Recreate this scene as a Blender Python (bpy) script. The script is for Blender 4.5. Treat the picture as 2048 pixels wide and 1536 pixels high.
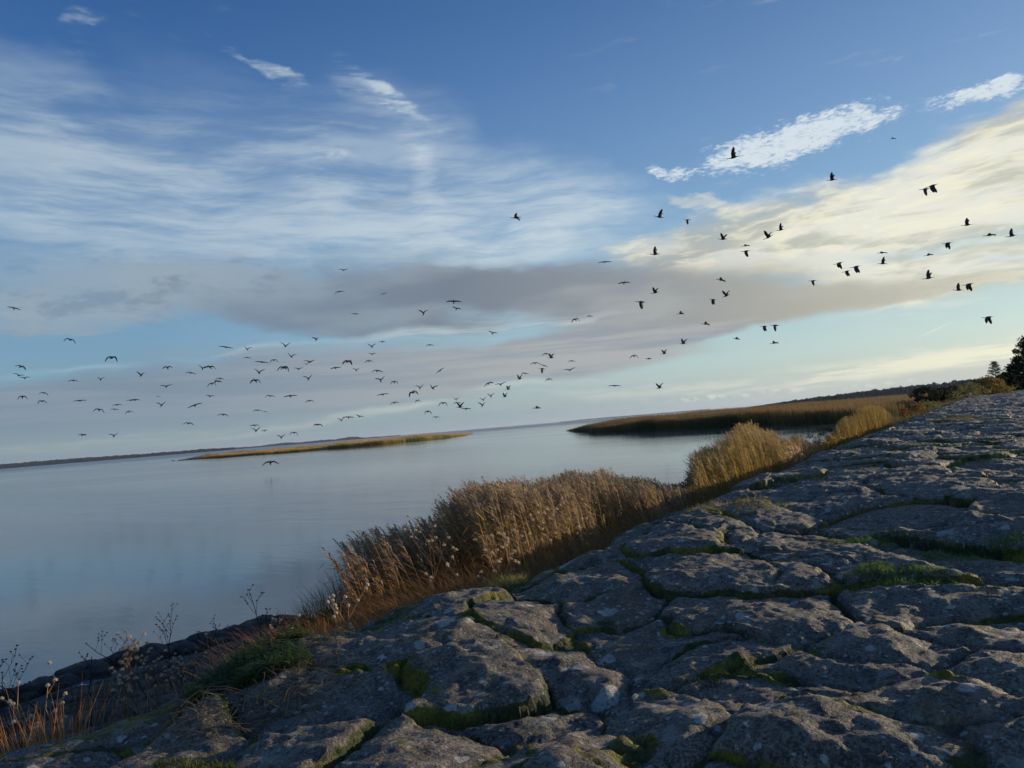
import bpy, math, random
import numpy as np
from mathutils import Matrix, Vector
R = math.radians
rng = np.random.default_rng(7); random.seed(7)
for o in list(bpy.data.objects): bpy.data.objects.remove(o)
S = bpy.context.scene; COL = S.collection

# ------------------------------------------------------------ camera
FPX = 1409.0; EYE = 0.5; WATER = -1.5
def cam_basis():
    psi, p, phi = R(34.4), R(3.4), R(4.75)
    H = np.array([-math.sin(psi), math.cos(psi), 0]); Z = np.array([0, 0, 1.])
    f = math.cos(p)*H + math.sin(p)*Z; r0 = np.cross(f, Z); r0 /= np.linalg.norm(r0); u0 = np.cross(r0, f)
    return math.cos(phi)*r0 - math.sin(phi)*u0, math.sin(phi)*r0 + math.cos(phi)*u0, f
CR, CU, CF = cam_basis(); CO = np.array([0, 0, EYE])
def ray(x, y):
    d = CF + (x-1024)/FPX*CR - (y-768)/FPX*CU
    return d/np.linalg.norm(d)
def proj(P):
    P = np.asarray(P, float) - CO; z = P@CF
    return 1024 + FPX*(P@CR)/z, 768 - FPX*(P@CU)/z
def hitz(x, y, z):
    d = ray(x, y); return CO + d*(z-EYE)/d[2]
def hitx(x, y, wx):
    d = ray(x, y); return CO + d*wx/d[0]
cd = bpy.data.cameras.new('camera'); cam = bpy.data.objects.new('camera', cd); COL.objects.link(cam)
M = Matrix([list(CR)+[0], list(CU)+[0], list(-CF)+[0], [0, 0, 0, 1]]).transposed()
M[3] = (0, 0, 0, 1); M.translation = Vector(CO); cam.matrix_world = M
cd.sensor_width = 36; cd.lens = 36*FPX/2048; cd.clip_start = 0.05; cd.clip_end = 60000
S.camera = cam
S.view_settings.view_transform = 'Standard'; S.view_settings.look = 'None'
S.view_settings.exposure = 0.16; S.view_settings.gamma = 1

# ------------------------------------------------------------ sun + world
SUN_AZ, SUN_EL = R(24), R(5.6)
sd = np.array([math.sin(SUN_AZ)*math.cos(SUN_EL), math.cos(SUN_AZ)*math.cos(SUN_EL), math.sin(SUN_EL)])
sl = bpy.data.lights.new('sun', 'SUN'); sl.energy = 5.0; sl.angle = R(0.5); sl.color = (1, .80, .56)
so = bpy.data.objects.new('sun', sl); COL.objects.link(so)
so.rotation_euler = Vector(sd).to_track_quat('Z', 'Y').to_euler()

W = bpy.data.worlds.new('World'); S.world = W; W.use_nodes = True
class NT:
    """small helper round a node tree"""
    def __init__(s, nt): s.nt = nt; nt.nodes.clear()
    def n(s, t, **k):
        nd = s.nt.nodes.new(t)
        for a, v in k.items(): setattr(nd, a, v)
        return nd
    def put(s, sock, v):
        if hasattr(v, 'is_linked') or isinstance(v, bpy.types.NodeSocket): s.nt.links.new(v, sock)
        else: sock.default_value = v
    def m(s, op, a, b=0.0, c=0.0, clamp=False):
        nd = s.n('ShaderNodeMath', operation=op, use_clamp=clamp)
        for i, v in enumerate((a, b, c)): s.put(nd.inputs[i], v)
        return nd.outputs[0]
    def vm(s, op, a, b=(0, 0, 0)):
        nd = s.n('ShaderNodeVectorMath', operation=op); s.put(nd.inputs[0], a); s.put(nd.inputs[1], b)
        return nd.outputs['Value'] if op in ('LENGTH', 'DOT_PRODUCT') else nd.outputs[0]
    def scl(s, a, f):
        nd = s.n('ShaderNodeVectorMath', operation='SCALE'); s.put(nd.inputs[0], a); s.put(nd.inputs['Scale'], f); return nd.outputs[0]
    def noise(s, vec, scale, det=4, rough=.55, dist=0.0, out='Fac', dim='3D'):
        nd = s.n('ShaderNodeTexNoise', noise_dimensions=dim); s.put(nd.inputs['Vector'], vec)
        for k, v in (('Scale', scale), ('Detail', det), ('Roughness', rough), ('Distortion', dist)): s.put(nd.inputs[k], v)
        return nd.outputs[out]
    def rng(s, v, a, b, c=0., d=1., smooth=True):
        nd = s.n('ShaderNodeMapRange', interpolation_type='SMOOTHSTEP' if smooth else 'LINEAR')
        for i, x in enumerate((v, a, b, c, d)): s.put(nd.inputs[i], x)
        return nd.outputs[0]
    def mix(s, f, a, b):
        nd = s.n('ShaderNodeMix', data_type='RGBA'); s.put(nd.inputs[0], f); s.put(nd.inputs[6], a); s.put(nd.inputs[7], b)
        return nd.outputs[2]
    def map(s, v, loc=(0, 0, 0), rot=(0, 0, 0), sc=(1, 1, 1), t='POINT'):
        nd = s.n('ShaderNodeMapping', vector_type=t); s.put(nd.inputs[0], v)
        nd.inputs['Location'].default_value = loc; nd.inputs['Rotation'].default_value = rot; nd.inputs['Scale'].default_value = sc
        return nd.outputs[0]
def c4(r, g, b): return (r, g, b, 1)
def srgb(r, g, b, k=1.0):
    f = lambda c: (c/255/12.92 if c < 10 else ((c/255+.055)/1.055)**2.4)*k
    return (f(r), f(g), f(b), 1)

def build_world():
    t = NT(W.node_tree)
    _n3 = t.noise
    t.noise = lambda *a, **k: _n3(*a, **{'dim': '2D', **k})      # the cloud sheets live in azimuth and elevation
    SKY = 0.1                       # world strength; the sky and cloud colours are divided by it
    k = 1.0
    W.cycles.sampling_method = 'MANUAL'; W.cycles.sample_map_resolution = 512
    tc = t.n('ShaderNodeTexCoord'); sep = t.n('ShaderNodeSeparateXYZ'); t.put(sep.inputs[0], tc.outputs['Generated'])
    X, Y, Z = sep.outputs
    deg = 180/math.pi
    az = t.m('MULTIPLY', t.m('ARCTAN2', X, Y), deg); el = t.m('MULTIPLY', t.m('ARCSINE', Z), deg)
    comb = t.n('ShaderNodeCombineXYZ'); t.put(comb.inputs[0], az); t.put(comb.inputs[1], el)
    P0 = comb.outputs[0]
    def wv(col):
        a = t.n('ShaderNodeSeparateColor'); t.put(a.inputs[0], col); b = t.n('ShaderNodeCombineXYZ')
        t.put(b.inputs[0], t.m('SUBTRACT', a.outputs[0], .5)); t.put(b.inputs[1], t.m('SUBTRACT', a.outputs[1], .5)); return b.outputs[0]
    def cmul(col, v):
        nd = t.n('ShaderNodeMix', data_type='RGBA', blend_type='MULTIPLY'); nd.inputs[0].default_value = 1; t.put(nd.inputs[6], col); nd.inputs[7].default_value = (v, v, v, 1); return nd.outputs[2]
    w1 = wv(t.noise(t.map(P0, sc=(1, 2.0, 1)), .07, 3, .5, out='Color'))
    w2 = wv(t.noise(t.map(P0, sc=(1, 2.2, 1)), .42, 3, .55, out='Color'))
    P = t.vm('ADD', P0, t.vm('MULTIPLY', w1, (7, 3.0, 0)))
    Pw = t.vm('ADD', P, t.vm('MULTIPLY', w2, (2.4, .9, 0)))
    def azel(x, y):
        d = ray(x, y); return np.array([math.degrees(math.atan2(d[0], d[1])), math.degrees(math.asin(d[2]))])
    def blob(cx, cy, rx, ry, a, w=1.0, vec=None, soft=0.0, rot=None):
        c = azel(cx, cy); ca, sa = math.cos(R(a)), math.sin(R(a))
        e1 = azel(cx+rx*ca*.5, cy-rx*sa*.5) - azel(cx-rx*ca*.5, cy+rx*sa*.5)
        e2 = azel(cx-ry*sa*.5, cy-ry*ca*.5) - azel(cx+ry*sa*.5, cy+ry*ca*.5)
        th = round(math.degrees(math.atan2(e1[1], e1[0]))/3.0)*3; ct, st_ = math.cos(R(th)), math.sin(R(th)); l1, l2 = np.linalg.norm(e1), np.linalg.norm(e2)
        if th not in rot:           # one turned frame serves every blob of that tilt
            rot[th] = t.map(vec, rot=(0, 0, R(-th))) if th else vec
        u0, v0 = ct*c[0]+st_*c[1], -st_*c[0]+ct*c[1]
        nd = t.n('ShaderNodeVectorMath', operation='MULTIPLY_ADD'); t.put(nd.inputs[0], rot[th]); nd.inputs[1].default_value = (1/l1, 1/l2, 0); nd.inputs[2].default_value = (-u0/l1, -v0/l2, 0); q = nd.outputs[0]
        return t.rng(t.vm('LENGTH', q), 1.3, soft, 0, w)
    def union(bs, vec=Pw, soft=0.0):
        acc = None; bs = sorted(bs, key=lambda b: b[4]); rot = {}
        for b in bs:
            f = blob(*b, vec=vec, soft=soft, rot=rot)
            acc = f if acc is None else t.m('SUBTRACT', t.m('ADD', acc, f), t.m('MULTIPLY', acc, f))
        return acc
    def ramp(v, stops):
        nd = t.n('ShaderNodeValToRGB'); t.put(nd.inputs[0], v); e = nd.color_ramp.elements
        while len(e) < len(stops): e.new(.5)
        for q, (p, c) in zip(e, stops): q.position = p; q.color = srgb(*c)
        return nd.outputs[0]
    # clear sky: physical sky blended with the colours of this clear late-autumn evening
    sky = t.n('ShaderNodeTexSky', sky_type='NISHITA'); sky.sun_disc = False
    sky.sun_elevation = SUN_EL; sky.sun_rotation = SUN_AZ; sky.air_density = 1.0; sky.dust_density = .6; sky.ozone_density = 2.5
    e_ = t.m('DIVIDE', el, 60, clamp=True)
    west = ramp(e_, [(0, (136, 156, 164)), (.07, (128, 160, 178)), (.16, (112, 154, 186)), (.30, (88, 132, 178)), (.45, (58, 103, 160)), (.56, (44, 86, 144)), (1, (32, 66, 124))])
    east = ramp(e_, [(0, (208, 214, 200)), (.07, (196, 218, 212)), (.16, (170, 202, 214)), (.27, (134, 172, 208)), (.37, (116, 152, 196)), (.52, (86, 124, 172)), (1, (40, 78, 136))])
    c = t.mix(t.rng(az, -62, 6, smooth=False), west, east)
    c = t.mix(.14, c, cmul(sky.outputs[0], SKY))
    class Lay:                      # cloud layers, each its own closure over the sky
        def __init__(s, base): s.base = base; s.l = []
    _mix = t.mix
    def mix(f, a, b):
        if isinstance(a, Lay): a.l.append((f, b)); return a
        return _mix(f, a, b)
    t.mix = mix; c = Lay(c)
    # ---- high cirrus veil with combed fibres
    ta = t.vm('ADD', P0, t.vm('MULTIPLY', w1, (4.5, 1.9, 0)))
    f1 = t.noise(t.map(ta, rot=(0, 0, R(10)), sc=(.045, .30, 1)), 1, 5, .64)
    f2 = t.noise(t.map(ta, rot=(0, 0, R(26)), sc=(.10, .85, 1)), 1, 5, .7)
    cm = union([(120, 310, 580, 130, -12, .72), (640, 390, 580, 115, -12, .85), (200, 430, 600, 120, -3, .88), (650, 290, 380, 100, -18, .35),
                (830, 260, 190, 90, -26, .35), (1080, 430, 330, 85, -6, .8), (1020, 350, 240, 70, -22, .38), (40, 150, 260, 70, -18, .3), (880, 490, 520, 60, 0, .9), (350, 520, 420, 50, 0, .7), (1130, 400, 120, 40, -10, .5),
                (1040, 465, 150, 30, 3, .8), (850, 330, 60, 120, 8, .35), (80, 240, 240, 45, -16, .5)], soft=.1)
    fib = t.m('ADD', t.m('MULTIPLY', f1, .72), t.m('MULTIPLY', f2, .28))
    cir = t.m('MULTIPLY', cm, t.rng(fib, .34, .64, .20, 1.0))
    st = union([(535, 136, 95, 11, -24, .6), (560, 152, 60, 14, -22, .5), (775, 190, 115, 15, -37, .8), (740, 185, 90, 35, -30, .35), (165, 35, 38, 16, 10, .4), (845, 340, 30, 130, 8, .3)], vec=t.vm('ADD', P0, t.vm('MULTIPLY', w2, (2.5, 1.2, 0))))
    st = t.m('MULTIPLY', st, t.rng(t.noise(t.map(P0, rot=(0, 0, R(32)), sc=(.25, 1.6, 1)), 1.0, 5, .6), .3, .62))
    cir = t.m('ADD', cir, st, clamp=True)
    c = t.mix(t.m('MULTIPLY', cir, .9), c, t.mix(t.rng(az, -70, -20), srgb(176, 192, 203, k), srgb(200, 212, 217, k)))
    # (small isolated puff)
    sm = t.m('MULTIPLY', union([(675, 308, 26, 9, 5, 1.)], vec=P0), t.rng(t.noise(P0, 1.6, 2, .6), .42, .6))
    c = t.mix(t.m('MULTIPLY', sm, .7), c, srgb(180, 198, 212, k))
    # ---- bright rippled altocumulus
    an = t.noise(t.map(P0, rot=(0, 0, R(-34)), sc=(.62, 1.5, 1)), 1.5, 5, .72)
    an2 = t.noise(t.map(P0, rot=(0, 0, R(-34)), sc=(.8, 2.6, 1)), 2.6, 3, .6)
    am = union([(1600, 276, 225, 50, 16, 1.), (1480, 312, 110, 40, 12, .9), (1700, 240, 130, 34, 12, .9), (1555, 300, 130, 50, 20, .7), (1338, 348, 75, 20, -3, .95), (1960, 184, 160, 26, 15, .95), (2040, 232, 60, 18, 20, .6), (2015, 172, 70, 36, 10, .9)],
               vec=t.vm('ADD', P0, t.vm('MULTIPLY', w2, (2.6, 1.4, 0))))
    nn = t.m('ADD', t.m('MULTIPLY', an, .62), t.m('MULTIPLY', an2, .38))
    al = t.rng(t.m('ADD', t.m('MULTIPLY', am, .45), nn), .66, .96)
    al = t.m('MULTIPLY', al, t.rng(am, 0.02, .3))
    c = t.mix(t.m('MULTIPLY', al, .92), c, srgb(208, 218, 224, k))
    # ---- stratus: cream to the right where the low sun lights it, grey to the left
    s1 = t.noise(t.map(ta, sc=(.05, .22, 1)), 1, 3, .55)
    s2 = t.noise(t.map(ta, rot=(0, 0, R(-7)), sc=(.09, .5, 1)), 1, 5, .6)
    s4 = t.noise(t.map(ta, rot=(0, 0, R(-14)), sc=(.3, 1.1, 1)), 1, 5, .6)
    warm = t.rng(t.m('ADD', az, t.m('MULTIPLY', t.m('SUBTRACT', s1, .5), 20)), -34, -2)
    cr = union([(1720, 455, 460, 105, 10, .95), (1990, 340, 250, 130, 22, .9), (1430, 500, 290, 75, 4, .95), (1880, 550, 330, 75, 9, .95), (1400, 400, 100, 14, -8, .55), (2040, 240, 150, 50, 20, .5), (1600, 395, 300, 40, 14, .5)], soft=.3)
    cr = t.rng(t.m('ADD', cr, t.m('ADD', t.m('MULTIPLY', t.m('SUBTRACT', s2, .5), 1.0), t.m('MULTIPLY', t.m('SUBTRACT', s4, .5), .6))), .14, 1.0)
    crc = t.mix(warm, srgb(184, 188, 186, k), srgb(224, 223, 209, k))
    crc = t.mix(t.rng(s2, .38, .58), t.mix(.9, crc, t.mix(warm, srgb(150, 154, 156, k), srgb(190, 188, 168, k))), crc)
    crc = t.mix(t.m('MULTIPLY', t.rng(el, 22, 14), t.m('MULTIPLY', t.rng(s4, .48, .64), .5)), crc, srgb(240, 234, 206, k))
    c = t.mix(t.m('MULTIPLY', cr, .96), c, crc)
    # blue window low in the cream cloud
    bw = t.m('MULTIPLY', union([(1830, 505, 300, 17, 4, .8), (1960, 535, 160, 22, 10, .9)], vec=P), t.rng(s4, .40, .6))
    c = t.mix(t.m('MULTIPLY', bw, .75), c, srgb(184, 204, 214, k))
    gp = t.vm('ADD', P0, t.vm('MULTIPLY', w1, (6, 2.4, 0))); gp = t.vm('ADD', gp, t.vm('MULTIPLY', w2, (1.6, .5, 0)))
    gr = union([(1130, 585, 520, 70, 1, 1.), (660, 590, 430, 56, -2, .95), (180, 590, 380, 56, 0, .62), (1550, 622, 330, 36, 9, .95), (1330, 640, 270, 52, 5, .95), (1850, 585, 240, 20, 11, .6), (700, 645, 330, 36, -3, .85), (120, 640, 300, 30, 2, .5)], vec=gp, soft=.3)
    gr = t.rng(t.m('ADD', gr, t.m('MULTIPLY', t.m('SUBTRACT', t.m('ADD', t.m('MULTIPLY', s2, .6), t.m('MULTIPLY', s4, .4)), .5), t.rng(az, -25, -60, .8, 1.9))), .08, .9)
    grc = ramp(t.rng(az, -70, 4, smooth=False), [(0, (132, 152, 168)), (.25, (114, 130, 148)), (.42, (112, 122, 135)), (.62, (136, 141, 147)), (.8, (168, 165, 153)), (1, (196, 192, 172))])
    grc = t.mix(t.m('MULTIPLY', t.rng(s1, .40, .62), .45), grc, t.mix(t.rng(az, -60, -15), srgb(138, 154, 168, k), srgb(176, 176, 170, k)))
    c = t.mix(t.m('MULTIPLY', gr, .95), c, grc)
    # bright seam under the grey band and thin wisps over the blue gap on the left
    sv = t.noise(t.map(ta, rot=(0, 0, R(-3)), sc=(.06, .8, 1)), 1, 4, .6)
    se = union([(860, 668, 220, 12, 3, .8), (1130, 652, 190, 16, 4, .8), (330, 722, 330, 9, 6, .7), (520, 695, 120, 8, 8, .6), (110, 780, 130, 5, 5, .6), (980, 640, 120, 14, 2, .4)], vec=gp)
    c = t.mix(t.m('MULTIPLY', se, t.rng(sv, .34, .56)), c, t.mix(t.rng(az, -65, -30), srgb(152, 184, 200, k), srgb(182, 192, 196, k)))
    mo = t.noise(t.map(ta, rot=(0, 0, R(-12)), sc=(.22, .6, 1)), 1, 4, .66)
    mk = union([(300, 560, 500, 60, -2, .9), (120, 620, 360, 50, 0, .8), (760, 520, 200, 22, 2, .5)], vec=gp)
    c = t.mix(t.m('MULTIPLY', mk, t.rng(mo, .36, .56, .25, .85)), c, srgb(146, 164, 178, k))
    c = t.mix(t.m('MULTIPLY', mk, t.rng(mo, .46, .34, 0, .6)), c, srgb(116, 134, 152, k))
    # ---- lower lilac-grey bands, streaks near the horizon
    s3 = t.noise(t.map(P0, loc=(3, 9, 0), sc=(.04, .75, 1)), 1, 5, .6)
    s5 = t.noise(t.map(P0, loc=(1, 4, 0), sc=(.12, 1.6, 1)), 1, 5, .64)
    lo = union([(60, 830, 520, 62, 3, .95), (620, 770, 560, 88, 4, .95), (1060, 722, 380, 44, 6, .95), (1180, 690, 260, 28, 6, .85), (1420, 668, 150, 16, 8, .6)], vec=gp, soft=.35)
    lo = t.rng(t.m('ADD', lo, t.m('MULTIPLY', t.m('SUBTRACT', s3, .5), .7)), .12, .8)
    loc_ = t.mix(t.rng(az, -70, -30), srgb(116, 134, 151, k), srgb(142, 150, 158, k))
    loc_ = t.mix(t.m('MULTIPLY', t.rng(s3, .38, .62), .6), loc_, t.mix(t.rng(az, -65, -25), srgb(136, 148, 162, k), srgb(178, 176, 172, k)))
    c = t.mix(t.m('MULTIPLY', lo, .93), c, loc_)
    hz = t.rng(t.m('ADD', el, t.m('MULTIPLY', s3, 2.4)), 5.2, 1.6)
    hzc = ramp(t.rng(az, -70, 4, smooth=False), [(0, (126, 146, 156)), (.45, (140, 158, 166)), (.7, (164, 178, 178)), (1, (204, 206, 190))])
    c = t.mix(t.m('MULTIPLY', hz, .85), c, hzc)
    hs = union([(100, 895, 200, 14, 5, .6), (560, 855, 380, 9, 7, .6), (300, 872, 200, 9, 6, .6), (850, 812, 260, 8, 9, .8), (1080, 770, 200, 8, 7, .5)], vec=gp)
    c = t.mix(t.m('MULTIPLY', hs, t.rng(s5, .34, .56)), c, t.mix(t.rng(az, -65, -30), srgb(156, 168, 164, k), srgb(182, 192, 190, k)))
    cs = union([(1880, 722, 420, 26, 7, .95), (1450, 768, 330, 12, 6, .6), (2040, 700, 200, 30, 8, .8), (1260, 775, 200, 10, 5, .5)], vec=gp, soft=.3)
    cs = t.m('MULTIPLY', cs, t.rng(s5, .36, .56, .15, 1))
    c = t.mix(t.m('MULTIPLY', cs, .9), c, t.mix(t.rng(az, -28, 0), srgb(196, 200, 190, k), srgb(236, 233, 206, k)))
    lg = union([(1750, 775, 400, 18, 6, .8), (1950, 745, 160, 14, 8, .8)], vec=gp, soft=.3)
    c = t.mix(t.m('MULTIPLY', lg, .7), c, srgb(190, 194, 186, k))
    # small cumulus heads low on the right
    cn = t.noise(t.map(P0, sc=(.8, 1.3, 1)), .95, 4, .65)
    pf = union([(1430, 793, 150, 8, 5, .9), (1570, 783, 50, 8, 5, .9), (1740, 771, 110, 6, 9, .8)], vec=t.vm('ADD', P0, t.vm('MULTIPLY', w2, (.8, .5, 0))), soft=.1)
    pf = t.m('MULTIPLY', pf, t.rng(cn, .46, .6))
    c = t.mix(t.m('MULTIPLY', pf, .75), c, srgb(220, 222, 210, k))
    # short vapour trail
    vt = union([(1870, 660, 42, 1.6, 24, .8)], vec=P0)
    c = t.mix(t.m('MULTIPLY', vt, .6), c, srgb(228, 234, 226, k))
    def back(col):
        b = t.n('ShaderNodeBackground'); t.put(b.inputs[0], cmul(col, 1/SKY)); b.inputs[1].default_value = SKY; return b.outputs[0]
    sh = back(c.base)
    for f, col in c.l:
        mx = t.n('ShaderNodeMixShader'); t.put(mx.inputs[0], f); t.put(mx.inputs[1], sh); t.put(mx.inputs[2], back(col)); sh = mx.outputs[0]
    out = t.n('ShaderNodeOutputWorld'); t.put(out.inputs[0], sh)
build_world()

# ------------------------------------------------------------ helpers
def tag(o, label=None, cat=None, group=None, kind=None):
    if label: o['label'] = label
    if cat: o['category'] = cat
    if group: o['group'] = group
    if kind: o['kind'] = kind
    return o
def np_mesh(name, V, Q=None, T=None, mat=None, parent=None, attrs=None, smooth=False):
    V = np.asarray(V, np.float32).reshape(-1, 3)
    Q = np.zeros((0, 4), int) if Q is None else np.asarray(Q, int).reshape(-1, 4)
    T = np.zeros((0, 3), int) if T is None else np.asarray(T, int).reshape(-1, 3)
    me = bpy.data.meshes.new(name)
    me.vertices.add(len(V)); me.vertices.foreach_set('co', V.ravel())
    nl = Q.size + T.size; me.loops.add(nl); me.loops.foreach_set('vertex_index', np.concatenate([Q.ravel(), T.ravel()]).astype(np.int32))
    me.polygons.add(len(Q)+len(T))
    tot = np.concatenate([np.full(len(Q), 4), np.full(len(T), 3)]).astype(np.int32)
    st = np.concatenate([[0], np.cumsum(tot)[:-1]]).astype(np.int32) if len(tot) else tot
    me.polygons.foreach_set('loop_start', st); me.polygons.foreach_set('loop_total', tot)
    if smooth: me.polygons.foreach_set('use_smooth', np.ones(len(tot), bool))
    for k, a in (attrs or {}).items():
        a = np.asarray(a, np.float32)
        if a.ndim == 1:
            at = me.attributes.new(k, 'FLOAT', 'POINT'); at.data.foreach_set('value', a)
        else:
            at = me.attributes.new(k, 'FLOAT_COLOR', 'POINT')
            at.data.foreach_set('color', np.concatenate([a, np.ones((len(a), 1), np.float32)], 1).ravel())
    me.update(calc_edges=True); me.validate()
    if mat: me.materials.append(mat)
    o = bpy.data.objects.new(name, me); COL.objects.link(o); o.parent = parent
    return o
def _h(ix, iy, s):
    n = (ix.astype(np.int64)*374761393 + iy.astype(np.int64)*668265263 + s*2147483647) & 0x7fffffff
    n = ((n ^ (n >> 13))*1274126177) & 0x7fffffff
    return ((n ^ (n >> 16)) & 0xffff)/65535.0
def vnoise(x, y, s=0):
    ix = np.floor(x); iy = np.floor(y); fx = x-ix; fy = y-iy
    ux = fx*fx*fx*(fx*(fx*6-15)+10); uy = fy*fy*fy*(fy*(fy*6-15)+10)
    a = _h(ix, iy, s); b = _h(ix+1, iy, s); c = _h(ix, iy+1, s); d = _h(ix+1, iy+1, s)
    return (a*(1-ux)+b*ux)*(1-uy)+(c*(1-ux)+d*ux)*uy*1.0
def fbm(x, y, s=0, o=4, g=.5):
    v = 0; a = 1; t = 0; f = 1.0
    for i in range(o):
        v = v + a*(vnoise(x*f+17.3*i, y*f-9.1*i, s+i)-.5)*2; t += a; a *= g; f *= 2.03
    return v/t
def sstep(a, b, x):
    t = np.clip((x-a)/(b-a), 0, 1); return t*t*(3-2*t)
def grid_faces(ny, nx):
    i = np.arange(ny*nx).reshape(ny, nx)
    return np.stack([i[:-1, :-1], i[:-1, 1:], i[1:, 1:], i[1:, :-1]], -1).reshape(-1, 4)

# ------------------------------------------------------------ materials
def new_mat(name):
    m = bpy.data.materials.new(name); m.use_nodes = True; return m, NT(m.node_tree)
def finish(t, color, rough=.8, normal=None, spec=.3, trans=0.0, metal=0, out=True):
    p = t.n('ShaderNodeBsdfPrincipled'); t.put(p.inputs['Base Color'], color); t.put(p.inputs['Roughness'], rough)
    p.inputs['Specular IOR Level'].default_value = spec
    if normal is not None: t.put(p.inputs['Normal'], normal)
    sh = p.outputs[0]
    if trans:
        tr = t.n('ShaderNodeBsdfTranslucent'); t.put(tr.inputs[0], color)
        mx = t.n('ShaderNodeMixShader'); mx.inputs[0].default_value = trans
        t.put(mx.inputs[1], sh); t.put(mx.inputs[2], tr.outputs[0]); sh = mx.outputs[0]
    o = t.n('ShaderNodeOutputMaterial'); t.put(o.inputs[0], sh)
def bump(t, h, s, d, n=None):
    b = t.n('ShaderNodeBump'); b.inputs['Strength'].default_value = s; b.inputs['Distance'].default_value = d
    t.put(b.inputs['Height'], h)
    if n is not None: t.put(b.inputs['Normal'], n)
    return b.outputs[0]
def attr(t, name):
    a = t.n('ShaderNodeAttribute', attribute_name=name); return a
def mat_stone():
    m, t = new_mat('weathered_stone')
    P = t.n('ShaderNodeTexCoord').outputs['Object']
    moss = attr(t, 'moss').outputs['Fac']; sid = attr(t, 'sid').outputs['Fac']
    big = t.noise(P, 3.2, 5, .6); mid = t.noise(P, 22, 6, .7); fine = t.noise(P, 160, 4, .75); gr = t.noise(P, 420, 2, .6)
    c = t.mix(t.rng(mid, .38, .62), c4(.050, .043, .036), c4(.22, .19, .15))
    c = t.mix(t.m('MULTIPLY', t.rng(sid, .1, .9), .65), c, t.mix(t.rng(mid, .35, .65), c4(.085, .068, .054), c4(.25, .21, .165)))
    c = t.mix(t.m('MULTIPLY', t.rng(big, .45, .62), .45), c, t.mix(t.rng(fine, .4, .6), c4(.10, .105, .08), c4(.27, .27, .21)))
    c = t.mix(t.m('MULTIPLY', t.rng(fine, .47, .62), .42), c, c4(.36, .33, .27))
    c = t.mix(t.m('MULTIPLY', t.rng(fine, .50, .38), .75), c, c4(.032, .03, .03))
    stri = t.noise(t.map(P, rot=(0, 0, R(28)), sc=(9, 2.2, 5)), 3.0, 5, .65, .4)
    c = t.mix(t.m('MULTIPLY', t.rng(stri, .52, .66), .38), c, c4(.34, .30, .245))
    c = t.mix(t.m('MULTIPLY', t.rng(stri, .44, .33), .5), c, c4(.055, .046, .038))
    st2 = t.noise(P, 1.4, 6, .7)
    c = t.mix(t.m('MULTIPLY', t.rng(st2, .52, .60), .45), c, c4(.15, .11, .075))
    c = t.mix(t.m('MULTIPLY', t.rng(t.noise(P, 14, 5, .72), .56, .64), .55), c, c4(.36, .38, .33))
    # pale crusty lichen in rounded spots of several sizes
    for sc, th, k in ((8, .25, .95), (17, .27, .95), (38, .28, .9), (80, .30, .8)):
        v = t.n('ShaderNodeTexVoronoi', feature='F1'); v.inputs['Scale'].default_value = sc
        t.put(v.inputs['Vector'], t.vm('ADD', P, t.scl(t.noise(P, sc*1.6, 3, .6, out='Color'), .7/sc)))
        pick = t.n('ShaderNodeSeparateColor'); t.put(pick.inputs[0], v.outputs['Color'])
        f = t.m('MULTIPLY', t.rng(v.outputs['Distance'], th, th-.07), t.rng(pick.outputs[0], .74, .78))
        f = t.m('MULTIPLY', f, t.rng(fine, .36, .52, .35, k))
        c = t.mix(f, c, c4(.50, .50, .46))
    och = t.m('MULTIPLY', t.rng(t.noise(P, 5.5, 5, .7), .60, .68), .5)
    c = t.mix(och, c, c4(.17, .12, .045))
    mm = t.rng(t.m('ADD', moss, t.m('MULTIPLY', t.m('SUBTRACT', t.noise(P, 34, 5, .7), .5), .9)), .42, .58)
    mc = t.mix(t.rng(t.noise(P, 7, 3, .6), .42, .6), c4(.055, .08, .014), c4(.26, .23, .02))
    mc = t.mix(t.rng(t.noise(P, 120, 3, .7), .4, .6), t.scl(mc, .55), mc)
    mc = t.mix(t.m('MULTIPLY', t.rng(t.noise(P, 3.1, 2, .5), .58, .66), .8), mc, c4(.17, .085, .02))
    c = t.mix(mm, c, mc)
    dirt = t.rng(attr(t, 'deep').outputs['Fac'], .35, .9)
    c = t.mix(t.m('MULTIPLY', dirt, t.m('SUBTRACT', 1, t.m('MULTIPLY', mm, .8))), c, c4(.022, .019, .016))
    n = bump(t, mid, .9, .035); n = bump(t, stri, .5, .012, n); n = bump(t, fine, .8, .007, n); n = bump(t, gr, .6, .0025, n)
    finish(t, c, t.rng(mid, .3, .7, .62, .9), n, .35)
    return m
def mat_bank():
    m, t = new_mat('wet_dark_rock')
    P = t.n('ShaderNodeTexCoord').outputs['Object']
    mid = t.noise(P, 9, 6, .7); fine = t.noise(P, 70, 4, .7)
    c = t.mix(t.rng(mid, .4, .62), c4(.014, .014, .015), c4(.060, .056, .052))
    c = t.mix(t.m('MULTIPLY', t.rng(fine, .5, .66), .5), c, c4(.12, .115, .11))
    c = t.mix(t.m('MULTIPLY', t.rng(t.noise(P, 3, 4, .6), .52, .62), .6), c, c4(.03, .035, .012))
    n = bump(t, mid, .8, .05); n = bump(t, fine, .7, .01, n)
    finish(t, c, .75, n, .3); return m
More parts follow.
